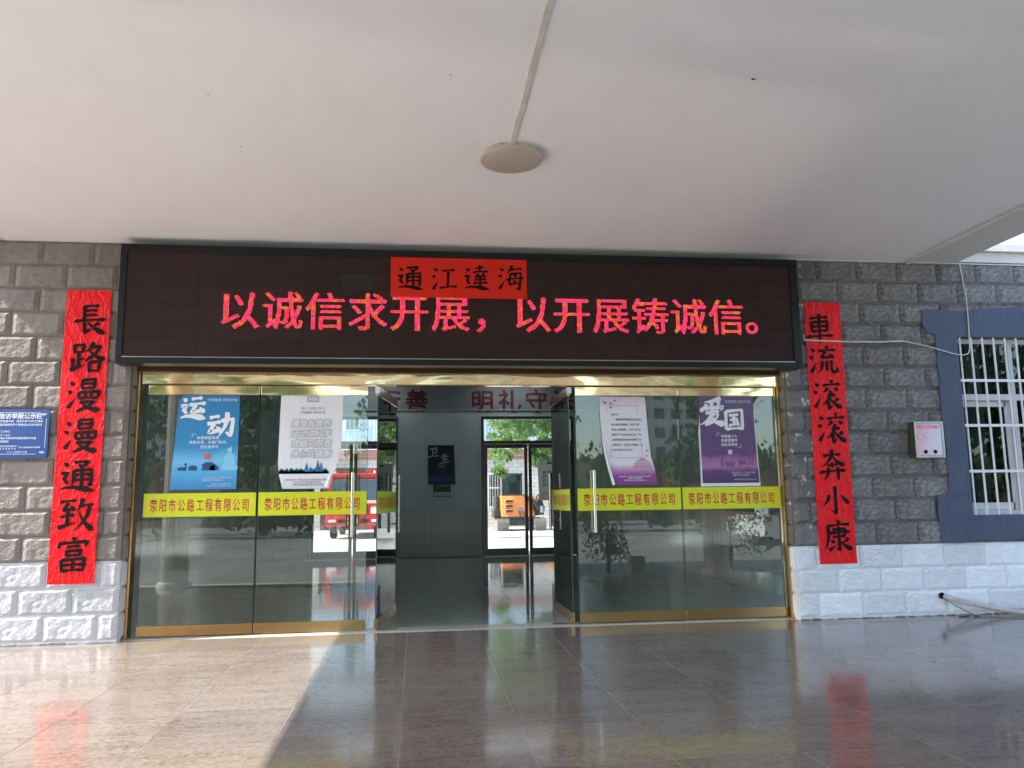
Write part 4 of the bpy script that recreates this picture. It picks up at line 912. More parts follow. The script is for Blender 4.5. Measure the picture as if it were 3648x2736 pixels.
ptext(p2, '第33个爱国卫生月', -1.24, 2.615, .034, gy, .01, 'c'); ptext(p2, '文明健康 绿色环保', -1.24, 2.565, .036, gy, .01, 'c')
for i, s_ in enumerate(('膳食有营养', '运动讲科学', '戒烟又限酒', '身心共健康')):
    z = 2.435 - i * .121
    ptext(p2, s_, -1.255, z, .098, gy, .075, 'c', step=.091, shear=.14); ptext(p2, s_, -1.255, z, .098, flat('poster_white2', (.74, .75, .78)), .022, 'c', step=.091, shear=.14, dy=-.0078)
mb = MB(); random.seed(3)
for i in range(46):
    x = -1.615 + i * .0125; h = .03 + .03 * abs(math.sin(i * .7)) + random.uniform(0, .02)
    if x > -1.045: break
    mb.prism([(x - .014, 1.835), (x + .016, 1.835), (x + .012, 1.835 + h * .7), (x, 1.835 + h), (x - .012, 1.835 + h * .6)], PY - .0070, PY - .0068)
for x, h in ((-1.17, .15), (-1.13, .12), (-1.30, .11), (-1.25, .06)): mb.prism([(x - .028, 1.86), (x + .028, 1.86), (x + .012, 1.86 + h * .6), (x, 1.86 + h), (x - .012, 1.86 + h * .6)], PY - .0073, PY - .0071)
part('printed_trees', mb, simple('poster_treeblue', (.02, .17, .36), .5, var=.7, scale=35), p2)
ptext(p2, '河南省爱卫办 河南省文明办 健康中原行动推进办', -1.29, 1.765, .024, gyd, .01, 'c'); ptext(p2, '荥阳市卫生健康委员会', -1.28, 1.735, .024, gyd, .01, 'c', step=.032); ptext(p2, '荥阳市爱国卫生运动委员会办公室', -1.28, 1.708, .024, gyd, .01, 'c')
# poster 3 pink-edged
p3 = poster('poster', 'tilted white poster with purple lower edge and printed paragraph on the closed right door', [(2.29, 2.77), (2.85, 2.77), (3.04, 1.66), (2.42, 1.66)], PY, None)
m3 = grad_mat('poster_pinkwhite', 1.66, 2.77, [(0, (.20, .05, .25)), (.10, (.28, .06, .30)), (.17, (.55, .28, .50)), (.24, (.76, .76, .82)), (.85, (.76, .77, .83)), (1, (.68, .55, .68))], .35)
sheet(p3, [(2.765, 2.275, 2.862), (2.66, 2.272, 2.868), (2.45, 2.280, 2.878), (2.2, 2.305, 2.895), (2.0, 2.345, 2.915), (1.85, 2.385, 2.960), (1.665, 2.445, 2.985)], PY, m3, 12, amp=.007)
part('rolled_edge', MB().tube([(2.298, PY - .008, 2.25), (2.33, PY - .012, 2.05), (2.375, PY - .016, 1.85), (2.425, PY - .018, 1.665)], [.006, .013, .017, .018], 10), wht, p3, True)
pu = flat('poster_ink_purple', (.13, .10, .18))
L3 = ['习近平：', '　　要坚持开展爱国卫生运动，', '从人居环境改善、饮食习惯、', '社会心理健康、公共卫生设', '施等多个方面开展工作，特', '别是要坚决杜绝食用野生动', '物的陋习，提倡文明健康、绿', '色环保的生活方式。']
for i, s_ in enumerate(L3): ptext(p3, s_, 2.41 + .0022 * i, 2.540 - i * .0635, .0310 if i != 6 else .0290, pu, .012, step=.0300 if i in (1, 2, 6) else .0315, dy=-.0085)
bars(p3, [(2.36, 2.765, 2.655, .003), (2.40, 2.80, 2.00, .003)], pu, -.0085); bars(p3, [(2.360, 2.363, 2.60, .11), (2.762, 2.765, 2.60, .11), (2.400, 2.403, 2.075, .15), (2.797, 2.80, 2.075, .15)], pu, -.0085)
mb = MB()
for (x, z, s_) in ((2.345, 2.69, 1), (2.42, 2.68, .8), (2.475, 2.715, .7), (2.42, 2.63, .8), (2.87, 2.09, .7), (2.86, 2.02, .6)):
    mb.prism([(x - .028 * s_, z + .03 * s_), (x, z), (x + .032 * s_, z + .012 * s_), (x + .004 * s_, z - .012 * s_), (x - .016 * s_, z - .02 * s_)], PY - .0086, PY - .0083)
part('printed_birds', mb, flat('poster_bird', (.16, .05, .14)), p3)
mb = MB()
for k, (w, z, h) in enumerate(((.26, 1.865, .05), (.20, 1.92, .022), (.15, 1.95, .018))):
    mb.prism([(2.80 - w / 2, z), (2.80 + w / 2, z), (2.80 + w / 2 + (.02 if k else 0), z + h * .5), (2.80 + w / 2 - .03, z + h), (2.80 - w / 2 + .03, z + h), (2.80 - w / 2 - (.02 if k else 0), z + h * .5)], PY - .0088 - k * .0003, PY - .0086 - k * .0003)
mb.prism([(2.74, 1.968), (2.86, 1.968), (2.80, 2.0)], PY - .0090, PY - .0088)
part('printed_hall', mb, flat('poster_hall', (.55, .33, .45)), p3)
ptext(p3, '河南省爱卫办 河南省文明办 健康中原行动推进办', 2.70, 1.765, .019, wht, .01, 'c', dy=-.0088); ptext(p3, '荥阳市卫生健康委员会', 2.70, 1.742, .019, wht, .01, 'c', dy=-.0088); ptext(p3, '荥阳市爱国卫生运动委员会办公室', 2.70, 1.718, .019, wht, .01, 'c', dy=-.0088)
# poster 4 purple
p4 = poster('poster', 'dark purple poster with two big white characters on the far right glass panel', [(3.56, 2.77), (4.30, 2.77), (4.33, 1.64), (3.54, 1.64)], PY, None)
sheet(p4, [(2.60, 3.575, 4.302), (2.3, 3.545, 4.306), (2.0, 3.550, 4.316), (1.632, 3.548, 4.332)], PY, wht, 21, 'backing_sheet', amp=.002)
m4 = grad_mat('poster_purple', 1.66, 2.77, [(0, (.06, .03, .10)), (.14, (.10, .04, .15)), (.20, (.42, .17, .38)), (.28, (.33, .13, .32)), (.34, (.11, .05, .17)), (.7, (.105, .058, .17)), (1, (.13, .085, .21))], .6, 5, .14, .3)
sheet(p4, [(2.770, 3.565, 4.288), (2.4, 3.570, 4.290), (2.0, 3.568, 4.300), (1.672, 3.572, 4.318)], PY - .004, m4, 15, amp=.003)
mb = MB(); brush(mb, '爱', 3.735, 2.575, .36, 15, PY - .0082); brush(mb, '国', 4.02, 2.475, .29, 15, PY - .0082); part('title', mb, wht, p4)
ptext(p4, '文明健康 绿色环保', 4.255, 2.705, .042, flat('poster_lilac', (.50, .45, .58)), .02, 'r', dy=-.0085)
for i, s_ in enumerate(('体现每个人', '的家国情怀', '和社会责任')): ptext(p4, s_, 3.945, 2.262 - i * .053, .044, wht, .014, 'c', dy=-.0085)
bars(p4, [(3.785, 3.83, 2.30, .004), (4.06, 4.10, 2.12, .004)], wht, -.0085); bars(p4, [(3.785, 3.789, 2.28, .045), (4.096, 4.10, 2.14, .045)], wht, -.0085)
mb = MB(); mb.box(3.92, 3.975, PY - .0090, PY - .0087, 2.035, 2.09); part('print_seal', mb, flat('poster_sealpink', (.70, .50, .60)), p4)
mb = MB(); mb.prism([(3.815, 1.87), (3.855, 1.87), (3.853, 2.0), (3.835, 2.02), (3.818, 2.0)], PY - .0090, PY - .0087)
for k in range(12): w = .052 - k * .0012; mb.prism([(4.215 - w, 1.90 + k * .019), (4.215 + w, 1.90 + k * .019), (4.215 + w * .8, 1.911 + k * .019), (4.215 - w * .8, 1.911 + k * .019)], PY - .0090, PY - .0087)
mb.box(3.88, 4.00, PY - .0090, PY - .0087, 1.87, 1.93); mb.box(3.86, 4.02, PY - .0093, PY - .0091, 1.93, 1.94); mb.box(4.05, 4.15, PY - .0090, PY - .0087, 1.90, 1.95); mb.box(4.035, 4.165, PY - .0093, PY - .0091, 1.955, 1.968)
part('printed_towers', mb, simple('poster_tower', (.20, .09, .22), .5, var=.5, scale=40), p4)
ptext(p4, '河南省爱卫办 河南省文明办', 4.27, 1.80, .026, flat('poster_lilac', 0), .01, 'r', dy=-.0085); ptext(p4, '健康中原行动推进办', 4.20, 1.77, .026, flat('poster_lilac', 0), .01, 'r', dy=-.0085); ptext(p4, '荥阳市爱国卫生运动委员会办公室', 4.28, 1.715, .020, flat('poster_lilac', 0), .01, 'r', dy=-.0085)
# lobby posters
PY = YB - .02
p5 = poster('poster', 'dark navy poster with two white brush characters on the lobby rear wall', [(0, 0)] * 4, PY, None); WORG[p5] = Vector((.3, PY, 1.9)); p5.location = (.3, PY, 1.9)
m5 = grad_mat('poster_navy_grad', 1.89, 2.93, [(0, (.012, .018, .05)), (.15, (.03, .10, .30)), (.3, (.012, .02, .06)), (1, (.010, .014, .03))], .6)
sheet(p5, [(2.935, .292, .985), (2.4, .292, 1.0), (1.892, .295, 1.025)], PY, m5, 31, amp=.01)
mb = MB(); brush(mb, '卫', .44, 2.75, .30, 14, PY - .014); brush(mb, '生', .74, 2.58, .27, 14, PY - .014); part('title', mb, flat('poster_dimwhite', (.5, .5, .5)), p5)
for i, s_ in enumerate(('体现每个人', '的健康素养', '和文明习惯')): ptext(p5, s_, .66, 2.44 - i * .052, .042, flat('poster_dimwhite', 0), .01, 'c', dy=-.014)
bars(p5, [(.63, .69, 2.24, .055)], flat('poster_dimred', (.40, .07, .05)), -.014)
gn = thing('notice_sheet', 'small green notice with four white cards below the navy poster in the lobby', 'notice', (.44, PY, 1.57))
part('sheet', MB().box(.436, .895, PY - .003, PY + .010, 1.572, 1.888), flat('notice_green', (.015, .10, .04)), gn)
part('cards', MB().box(.455, .555, PY - .005, PY - .0035, 1.59, 1.70).box(.563, .663, PY - .005, PY - .0035, 1.59, 1.70).box(.671, .771, PY - .005, PY - .0035, 1.59, 1.70).box(.779, .879, PY - .005, PY - .0035, 1.59, 1.70), flat('card_white', (.5, .52, .5)), gn)
mb = MB(); text_mb(mb, '垃圾分类宣传栏', .675, 1.85, .044, planeY(PY - .005), .01, align='c'); part('print_text', mb, flat('poster_dimwhite', 0), gn)
PY = YB + .012
p6 = poster('poster', 'pale health poster on the right leaf of the rear glazed door', [(0, 0)] * 4, PY, None); WORG[p6] = Vector((3.24, PY, 1.5)); p6.location = (3.24, PY, 1.5)
m6 = grad_mat('poster_green_grad', 1.46, 2.47, [(0, (.40, .42, .32)), (.12, (.34, .36, .25)), (.14, (.03, .06, .02)), (.19, (.04, .07, .02)), (.21, (.45, .50, .40)), (1, (.46, .50, .44))], .3, 9, .05)
sheet(p6, [(2.47, 3.235, 3.898), (1.45, 3.275, 3.888)], PY, m6, 41, amp=.003)
m6t = m6.node_tree; tr_ = m6t.nodes.new('ShaderNodeBsdfTranslucent'); tr_.inputs[0].default_value = (.5, .52, .45, 1); mx_ = m6t.nodes.new('ShaderNodeMixShader'); mx_.inputs[0].default_value = .45
m6t.links.new(m6t.nodes['Principled BSDF'].outputs[0], mx_.inputs[1]); m6t.links.new(tr_.outputs[0], mx_.inputs[2]); m6t.links.new(mx_.outputs[0], m6t.nodes['Material Output'].inputs[0])
for i, s_ in enumerate(('讲卫生', '防疾病', '护健康', '促和谐')): ptext(p6, s_, 3.56, 2.19 - i * .11, .10, flat('poster_black', (.04, .05, .05)), .02, 'c', step=.13, dy=-.006)
part('print_box', MB().box(3.50, 3.63, PY - .006, PY - .005, 2.415, 2.465), flat('poster_boxblue', (.05, .08, .18)), p6)

# ------------------------------------------------------------------ behind the building: rear block, truck, excavator, tree
def m_brick(name, c1, c2, mo, w, h, ms=.012):
    t = NT(name); v = t.coords('World'); sx = t.node('ShaderNodeSeparateXYZ'); cb = t.node('ShaderNodeCombineXYZ'); t.lk(v, sx.inputs[0]); t.lk(sx.outputs[0], cb.inputs[0]); t.lk(sx.outputs[2], cb.inputs[1])
    b = t.node('ShaderNodeTexBrick'); b.inputs['Scale'].default_value = 1; b.inputs['Brick Width'].default_value = w; b.inputs['Row Height'].default_value = h; b.inputs['Mortar Size'].default_value = ms
    b.inputs['Color1'].default_value = (*c1, 1); b.inputs['Color2'].default_value = (*c2, 1); b.inputs['Mortar'].default_value = (*mo, 1); t.lk(cb.outputs[0], b.inputs['Vector'])
    t.base(b.outputs[0]); t.setp(Roughness=.7); return t.m
wht_tile = m_brick('rear_white_tile', (.60, .58, .52), (.54, .53, .48), (.25, .24, .21), .46, .21, .012)
YR = 32.5
rb = thing('building', 'low tiled building across the rear yard with a red-brown parapet band and barred window', 'building', (0, YR, 0))
part('wall', MB().box(-30, -2.6, YR, YR + .3, 0, 3.19).box(-1.1, 3.72, YR, YR + .3, 0, 3.62).box(-2.6, -1.1, YR, YR + .3, 3.15, 3.62).box(5.5, 30, YR, YR + .3, 0, 3.62).box(3.72, 5.5, YR, YR + .3, 0, 1.03).box(3.72, 5.5, YR, YR + .3, 2.82, 3.62).box(-30, -2.6, YR, YR + .3, 3.19, 3.62), wht_tile, rb)
part('parapet', MB().box(-30, 30, YR - .12, YR + .3, 3.625, 4.08), m_brick('red_tile_band', (.42, .20, .15), (.36, .16, .12), (.50, .36, .30), .9, .22, .01), rb)
part('coping', MB().box(-30, 30, YR - .18, YR + .3, 4.085, 4.16), white_paint, rb)
part('door', MB().bbox(-2.58, -1.12, YR - .03, YR + .1, 0, 3.14, .01), simple('rear_red_door', (.42, .03, .025), .4), rb)
part('door_side', MB().box(-4.9, -2.62, YR - .05, YR - .004, 0, 3.16), simple('rear_dark_shutter', (.16, .04, .04), .5), rb)
w_ = part('window', MB().box(3.72, 3.79, YR - .04, YR + .1, 1.03, 2.82).box(5.43, 5.5, YR - .04, YR + .1, 1.03, 2.82).box(3.79, 5.43, YR - .04, YR + .1, 1.03, 1.10).box(3.79, 5.43, YR - .04, YR + .1, 2.75, 2.82).box(3.79, 5.43, YR - .04, YR + .1, 2.02, 2.10).box(4.5, 4.56, YR - .04, YR + .1, 1.1, 2.02).box(4.5, 4.56, YR - .04, YR + .1, 2.1, 2.75), fm_, rb)
part('pane', MB().box(3.79, 5.43, YR + .02, YR + .03, 1.10, 2.75), flat('rear_window_dark', (.03, .035, .035), .1), w_)
mb = MB()
for i in range(12): mb.tube([(3.85 + i * .135, YR - .07, 1.05), (3.85 + i * .135, YR - .07, 2.8)], .012, 6)
part('bars', mb, fm_, w_)
part('drain_pipe', MB().tube([(-3.16, YR - .2, 0), (-3.16, YR - .2, 4.0)], .045, 10), white_paint, rb, True)
mb = MB(); text_mb(mb, '谈', 5.72, 2.15, .26, planeY(YR - .006), 0.01); part('wall_lettering', mb, flat('wall_letter', (.30, .34, .28)), rb)
# upper cladding block behind
ub = thing('building', 'tall pale blue corrugated hall rising behind the low rear building', 'building', (0, 36, 0))
cor = NT('corrugated_blue'); _v = cor.coords('World'); wv = cor.node('ShaderNodeTexWave', bands_direction='X'); wv.inputs['Scale'].default_value = 1.6; cor.lk(_v, wv.inputs['Vector'])
cor.base((.50, .62, .68)); cor.setp(Roughness=.45); cor.lk(cor.bump(wv.outputs['Fac'], .25, .03), cor.p.inputs['Normal'])
part('wall', MB().box(-30, 2, 33.6, 34, 0, 12).box(2, 30, 36.6, 37, 0, 12), cor.m, ub)
for x0 in (-6.9, -5.2, -3.75):
    wf = part('window', MB().box(x0 - .08, x0 + 1.05 - .35, 33.52, 33.59, 5.18, 5.9), white_paint, ub)
    part('pane', MB().box(x0 - .02, x0 + .16, 33.50, 33.515, 5.26, 5.82).box(x0 + .20, x0 + .38, 33.50, 33.515, 5.26, 5.82).box(x0 + .42, x0 + .62, 33.50, 33.515, 5.26, 5.82), flat('pane_greyblue', (.12, .17, .19), .1), wf)

# truck
TY = 22.55
tk = thing('truck', 'red lorry parked facing the lobby with its white headlights and yellow plate', 'truck', (-2.4, TY, 0))
tred = simple('truck_red', (.50, .03, .03), .25, 0, .05); TX0, TX1 = -3.52, -1.36
def xs(a): return TX0 + (TX1 - TX0) * a
cabp = [(TY + .12, .55), (TY, .60), (TY, 1.40), (TY + .10, 1.50), (TY + .34, 2.36), (TY + .50, 2.44), (TY + 1.9, 2.46), (TY + 1.95, .6)]
part('cab', MB().prism(cabp, TX0 + .03, TX1 - .03, 'x'), tred, tk)
part('roof_cap', MB().bbox(xs(.06), xs(.94), TY + .32, TY + 1.7, 2.40, 2.58, .05), tred, tk, True)
part('windscreen', MB().add([(xs(.07), TY + .095, 1.54), (xs(.93), TY + .095, 1.54), (xs(.90), TY + .315, 2.34), (xs(.10), TY + .315, 2.34), (xs(.07), TY + .13, 1.54), (xs(.93), TY + .13, 1.54), (xs(.90), TY + .35, 2.34), (xs(.10), TY + .35, 2.34)], [(0, 1, 2, 3), (4, 5, 6, 7), (0, 1, 5, 4), (1, 2, 6, 5), (2, 3, 7, 6), (3, 0, 4, 7)]), flat('truck_glass', (.05, .075, .10), .05), tk)
part('brow_panel', MB().bbox(xs(.08), xs(.92), TY - .03, TY + .1, 1.38, 1.50, .02), simple('truck_silver', (.6, .6, .6), .3, .5), tk)
part('grille', MB().bbox(xs(.26), xs(.74), TY - .05, TY + .02, 1.02, 1.34, .02), simple('truck_black', (.012, .012, .012), .4), tk)
for k in range(3): part('grille_bar', MB().box(xs(.28), xs(.72), TY - .065, TY - .052, 1.08 + k * .09, 1.11 + k * .09), simple('truck_silver', 0, 0), tk)
part('bumper', MB().bbox(TX0, TX1, TY - .10, TY + .25, .50, .93, .05), tred, tk, True)
for a, b in ((.03, .20), (.80, .97)):
    h = part('headlight', MB().prism([(xs(a), .98), (xs(b), .98), (xs(b) if a < .5 else xs(b), 1.34 if a > .5 else 1.22), (xs(a), 1.22 if a > .5 else 1.34)], TY - .06, TY + .05), simple('lamp_clear', (.75, .75, .74), .1), tk)
    part('indicator', MB().box(xs(a + .02), xs(b - .02), TY - .072, TY - .062, 1.22, 1.27), flat('amber', (.7, .25, .02)), h)
    part('fog_light', MB().bbox(xs(a + .02), xs(b - .02), TY - .115, TY - .09, .66, .76, .01), simple('lamp_clear', 0, 0), tk)
part('number_plate', MB().box(xs(.36), xs(.58), TY - .125, TY - .105, .62, .80), flat('plate_yellow', (.75, .50, .05)), tk)
mb = MB(); text_mb(mb, '豫A7T', xs(.375), .71, .11, planeY(TY - .127), .01, step=.13); part('plate_text', mb, ink, tk)
part('bumper_vent', MB().box(xs(.22), xs(.34), TY - .115, TY - .104, .64, .78).box(xs(.62), xs(.78), TY - .115, TY - .104, .64, .78), simple('truck_black', 0, 0), tk)
for x in (xs(.13), xs(.85)): part('marker_lamp', MB().lathe([(.045, 0), (.045, .06), (.03, .10)], (x, TY + .5, 2.585), 10), simple('lamp_clear', 0, 0), tk)
for s, x in ((-1, TX0 - .02), (1, TX1 + .02)):
    part('mirror', MB().tube([(x, TY + .25, 2.3), (x + s * .16, TY + .05, 2.28), (x + s * .16, TY + .05, 1.5)], .014, 6).bbox(x + s * .16 - .07, x + s * .16 + .07, TY + .0, TY + .08, 1.65, 2.15, .02), simple('truck_black', 0, 0), tk)
    x_ = xs(.10) if s < 0 else xs(.90)
    wh = part('wheel', MB().lathe([(.36, -.13), (.42, -.10), (.42, .10), (.36, .13)], (x_, TY + .95, .425), 28, 'x'), simple('tyre', (.02, .02, .02), .8), tk, True)
    part('rim', MB().lathe([(.24, -.135), (.20, -.10), (.20, .10), (.24, .135)], (x_, TY + .95, .425), 20, 'x'), simple('truck_silver', 0, 0), wh, True)
part('chassis', MB().box(xs(.2), xs(.8), TY + 1.9, TY + 6.5, .55, .85), simple('truck_black', 0, 0), tk)
part('cargo_bed', MB().box(TX0, TX1, TY + 2.1, TY + 6.4, .9, 2.3), tred, tk)
for y in (TY + 4.8,):
    for x_ in (xs(.10), xs(.90)): part('wheel', MB().lathe([(.36, -.13), (.42, -.10), (.42, .10), (.36, .13)], (x_, y, .425), 24, 'x'), simple('tyre', 0, 0), tk, True)

# excavator
EY = 27.5
ex = thing('excavator', 'orange tracked mini excavator parked behind the lobby with its tail towards us', 'excavator', (4.9, EY, 0))
eo = simple('excavator_orange', (.74, .27, .07), .35, 0, .08); ek = simple('excavator_black', (.03, .03, .032), .5); eg = simple('track_dusty', (.20, .18, .15), .8, 0, .25, 9)
for x0, x1 in ((3.72, 4.26), (5.46, 6.02)):
    tr = part('track', MB().prism([(EY + .25, 0.0), (EY + 2.1, 0.0), (EY + 2.4, .15), (EY + 2.42, .4), (EY + 2.2, .54), (EY + .2, .54), (EY - .02, .42), (EY - .02, .16)], x0, x1, 'x'), eg, ex)
    mb = MB()
    for k in range(12):
        a = math.pi * (.5 + k / 11); r_ = .285; mb.box(x0 - .01, x1 + .01, EY + .22 + math.cos(a) * r_ - .02, EY + .22 + math.cos(a) * r_ + .02, .27 + math.sin(a) * r_ - .018, .27 + math.sin(a) * r_ + .018)
    for k in range(14): mb.box(x0 - .01, x1 + .01, EY + .3 + k * .14, EY + .34 + k * .14, .54, .57)
    part('grousers', mb, simple('track_steel', (.30, .27, .23), .6, 0, .2, 12), tr, kind='stuff')
part('undercarriage', MB().box(4.26, 5.46, EY + .5, EY + 1.9, .22, .52), ek, ex)
part('slew_ring', MB().lathe([(.45, 0), (.45, .10)], (4.85, EY + 1.2, .50), 24), ek, ex)
arc = [(3.78 + .0, EY + 1.2), (3.80, EY + .55), (3.98, EY + .22), (4.45, EY + .08), (5.1, EY + .10), (5.45, EY + .35), (5.62, EY + .9), (5.62, EY + 2.2), (3.78, EY + 2.2)]
part('body', MB().prism(arc, .62, 1.62, 'z'), eo, ex)
part('body_skirt', MB().prism([(4.85 + (p[0] - 4.85) * 1.01, EY + 1.2 + (p[1] - EY - 1.2) * 1.01) for p in arc], .58, .66, 'z'), ek, ex)
part('engine_hood', MB().prism([(4.95, 1.62), (5.0, 1.68), (5.3, 1.56), (5.55, 1.36), (5.66, 1.1), (5.66, .9), (5.4, 1.2), (5.1, 1.5)], EY + .02, EY + 1.4), ek, ex)
part('counterweight', MB().bbox(3.60, 3.90, EY + .30, EY + 1.5, .60, .98, .05).bbox(3.68, 3.86, EY + .35, EY + 1.6, .98, 1.62, .05), ek, ex)
for k, z in enumerate((1.37, 1.14, .91)):
    v_ = part('vent', MB().bbox(4.08, 4.50, EY + .03, EY + .2, z - .09, z + .09, .03), eo, ex); part('vent_opening', MB().bbox(4.13, 4.45, EY + .020, EY + .028, z - .055, z + .055, .002), ek, v_)
mb = MB(); text_mb(mb, 'ZAXIS', 4.70, .86, .15, planeY(EY + .055), .02, step=.19); text_mb(mb, '55', 4.76, .72, .22, planeY(EY + .055), .03, step=.30); part('lettering', mb, ek, ex)
part('swoosh', MB().prism([(4.7, .95), (4.85, 1.08), (5.0, .97)], EY + .05, EY + .054), flat('decal_blue', (.05, .2, .5)), ex)
cb_ = part('cab', MB().box(4.06, 4.12, EY + .9, EY + .96, 1.6, 2.62).box(4.96, 5.02, EY + .9, EY + .96, 1.6, 2.62).box(4.06, 4.12, EY + 2.1, EY + 2.16, 1.2, 2.62).box(4.96, 5.02, EY + 2.1, EY + 2.16, 1.2, 2.62).bbox(4.03, 5.05, EY + .85, EY + 2.2, 2.60, 2.70, .03).box(4.06, 5.02, EY + .88, EY + .96, 1.6, 1.72), ek, ex)
part('cab_glass', MB().box(4.12, 4.96, EY + .92, EY + .93, 1.72, 2.60).box(4.08, 4.09, EY + .96, EY + 2.1, 1.5, 2.6).box(4.99, 5.0, EY + .96, EY + 2.1, 1.5, 2.6), glass('cab_glass', (.25, .42, .38), 1.5), cb_)
part('seat', MB().bbox(4.4, 4.85, EY + 1.2, EY + 1.35, 1.5, 2.25, .05), ek, ex)
part('exhaust', MB().tube([(3.99, EY + .9, 1.6), (3.99, EY + .9, 2.55)], .03, 8), simple('exhaust_steel', (.4, .4, .38), .4, .7), ex)
part('boom_bracket', MB().prism([(5.45, .65), (6.05, .72), (6.10, 1.05), (5.95, 1.45), (5.80, 1.45), (5.7, 1.1), (5.45, .95)], EY + .9, EY + 1.3), ek, ex)
part('boom', MB().prism([(5.78, 1.42), (6.2, 1.35), (6.9, 1.9), (6.8, 2.15), (6.2, 1.7), (5.85, 1.62)], EY + 1.0, EY + 1.2), eo, ex)
part('hose', MB().tube(bez([(5.66, EY + .9, 1.3), (5.72, EY + .85, 1.6), (5.9, EY + .85, 1.62), (6.1, EY + .85, 1.45)]), .03, 6), ek, ex, True)
part('cylinder', MB().box(5.86, 6.02, EY + .86, EY + .89, .80, 1.12), white_paint, ex)

# plane tree(s): trunk, limbs, maple-like leaves
def leafmat(name, a, b):
    t = NT(name); g = t.node('ShaderNodeNewGeometry'); v = t.coords('World'); t.base(t.ramp(t.noise(v, 3, 4), [(.3, a), (.7, b)])); t.setp(Roughness=.5)
    t.p.inputs['Transmission Weight'].default_value = 0.0
    try: t.p.inputs['Subsurface Weight'].default_value = 0.0
    except Exception: pass
    tr = t.node('ShaderNodeBsdfTranslucent'); tr.inputs[0].default_value = (b[0] * 1.6, b[1] * 1.8, b[2] * 1.1, 1); mx = t.node('ShaderNodeMixShader'); mx.inputs[0].default_value = .35
    t.lk(t.p.outputs[0], mx.inputs[1]); t.lk(tr.outputs[0], mx.inputs[2]); t.lk(mx.outputs[0], t.out.inputs[0]); return t.m
leaf_m = leafmat('plane_leaf', (.07, .14, .045), (.17, .27, .10)); dark_leaf = leafmat('dark_leaf', (.02, .05, .02), (.05, .11, .035))
bark = simple('bark', (.20, .18, .14), .9, 0, .3, 12, .5)
LEAF = [(0, 0), (.28, .05), (.5, .35), (.26, .38), (.32, .75), (.10, .6), (0, 1.0), (-.10, .6), (-.32, .75), (-.26, .38), (-.5, .35), (-.28, .05)]
def leaves(mb, centers, n, rad, size, rng, shape=LEAF):
    for _ in range(n):
        c = rng.choice(centers); r_ = rad * rng.uniform(.3, 1) if not isinstance(c[3] if len(c) > 3 else None, float) else c[3] * rng.random() ** .5
        th = rng.uniform(0, 2 * math.pi); ph = math.acos(rng.uniform(-1, 1))
        p = Vector((c[0] + r_ * math.sin(ph) * math.cos(th), c[1] + r_ * math.sin(ph) * math.sin(th), c[2] + r_ * math.cos(ph) * .8))
        q = Matrix.Rotation(rng.uniform(0, 6.28), 3, 'Z') @ Matrix.Rotation(rng.uniform(.3, 2.4), 3, 'X'); s_ = size * rng.uniform(.6, 1.2)
        mb.add([p + q @ Vector((a * s_, b * s_, .12 * s_ * abs(a))) for a, b in shape], [tuple(range(len(shape)))])
    return mb
def tree(label, base, trunk_pts, limbs, clumps, n, rad, size, m, seed, shape=LEAF, group=None):
    rng = random.Random(seed); t = thing('tree', label, 'tree', base, group)
    part('trunk', MB().tube(trunk_pts, [.22 - .12 * i / (len(trunk_pts) - 1) for i in range(len(trunk_pts))], 12), bark, t, True)
    for L in limbs: part('limb', MB().tube(bez(L, 4), [.09 - .075 * i / (4 * (len(L) - 1)) for i in range(4 * (len(L) - 1) + 1)], 7), bark, t, True)
    part('crown', leaves(MB(), clumps, n, rad, size, rng, shape), m, t, kind='stuff'); return t
rng = random.Random(11); cl = []
for i in range(420):
    x = rng.uniform(2.75, 8.5); z = rng.uniform(2.7, 5.6); y = rng.uniform(17.5, 22.5)
    k = (y + 9.45) / 30
    lo = 3.02 + .38 * math.sin(x * 3.1 + 2) + .2 * math.sin(x * 7.3 + 1)
    if z < lo: continue
    cl.append((x * k, y, 1.52 + (z - 1.52) * k, rng.uniform(.15, .38)))
for L_ in (((4.7, 20, 4.0), (4.3, 19.5, 3.2), (4.2, 19.4, 2.75)), ((5.2, 20.5, 4.2), (5.0, 20, 3.4), (4.75, 19.8, 3.0)), ((3.9, 20.5, 3.9), (3.5, 20.2, 3.0), (3.05, 20.1, 2.5), (3.15, 20.1, 2.3)), ((6.0, 20, 3.9), (5.8, 19.8, 3.2)), ((3.7, 20, 4.6), (3.3, 20, 4.3))):
    for p in L_: cl += [(p[0] + rng.uniform(-.15, .15), p[1], p[2] + rng.uniform(-.1, .1), .26)] * 3
tree('leafy plane tree whose branches hang over the excavator behind the lobby', (9.4, 20.5, 0), [(9.4, 20.5, 0), (9.3, 20.5, 1.6), (9.1, 20.4, 3.2), (8.8, 20.3, 5)],
     [[(9.1, 20.4, 3.4), (7.6, 20.2, 4.3), (6, 20, 4.6), (4.4, 19.7, 4.4)], [(9, 20.3, 4.2), (7.4, 20.6, 5.3), (5.2, 20.4, 5.5), (3.6, 20, 5.0)], [(9.2, 20.5, 3.0), (7.6, 20, 3.5), (6.2, 19.9, 3.4), (5.2, 19.8, 3.3)]], cl, 24000, .4, .125, leaf_m, 5)
cl2 = [(-.9 + rng.uniform(-.45, .35), 21 + rng.uniform(-.5, .5), 5.0 + rng.uniform(-.6, .9), .3) for _ in range(14)]
tree('slim roadside tree with leaves showing past the left open door', (.9, 21.3, 0), [(.9, 21.3, 0), (.9, 21.3, 2.5), (.7, 21.2, 5)], [[(.8, 21.3, 3.4), (.1, 21.2, 4.4), (-.8, 21, 5.0)]], cl2 + [(.4, 21, 5.6, .8)], 1500, .4, .17, leaf_m, 9)

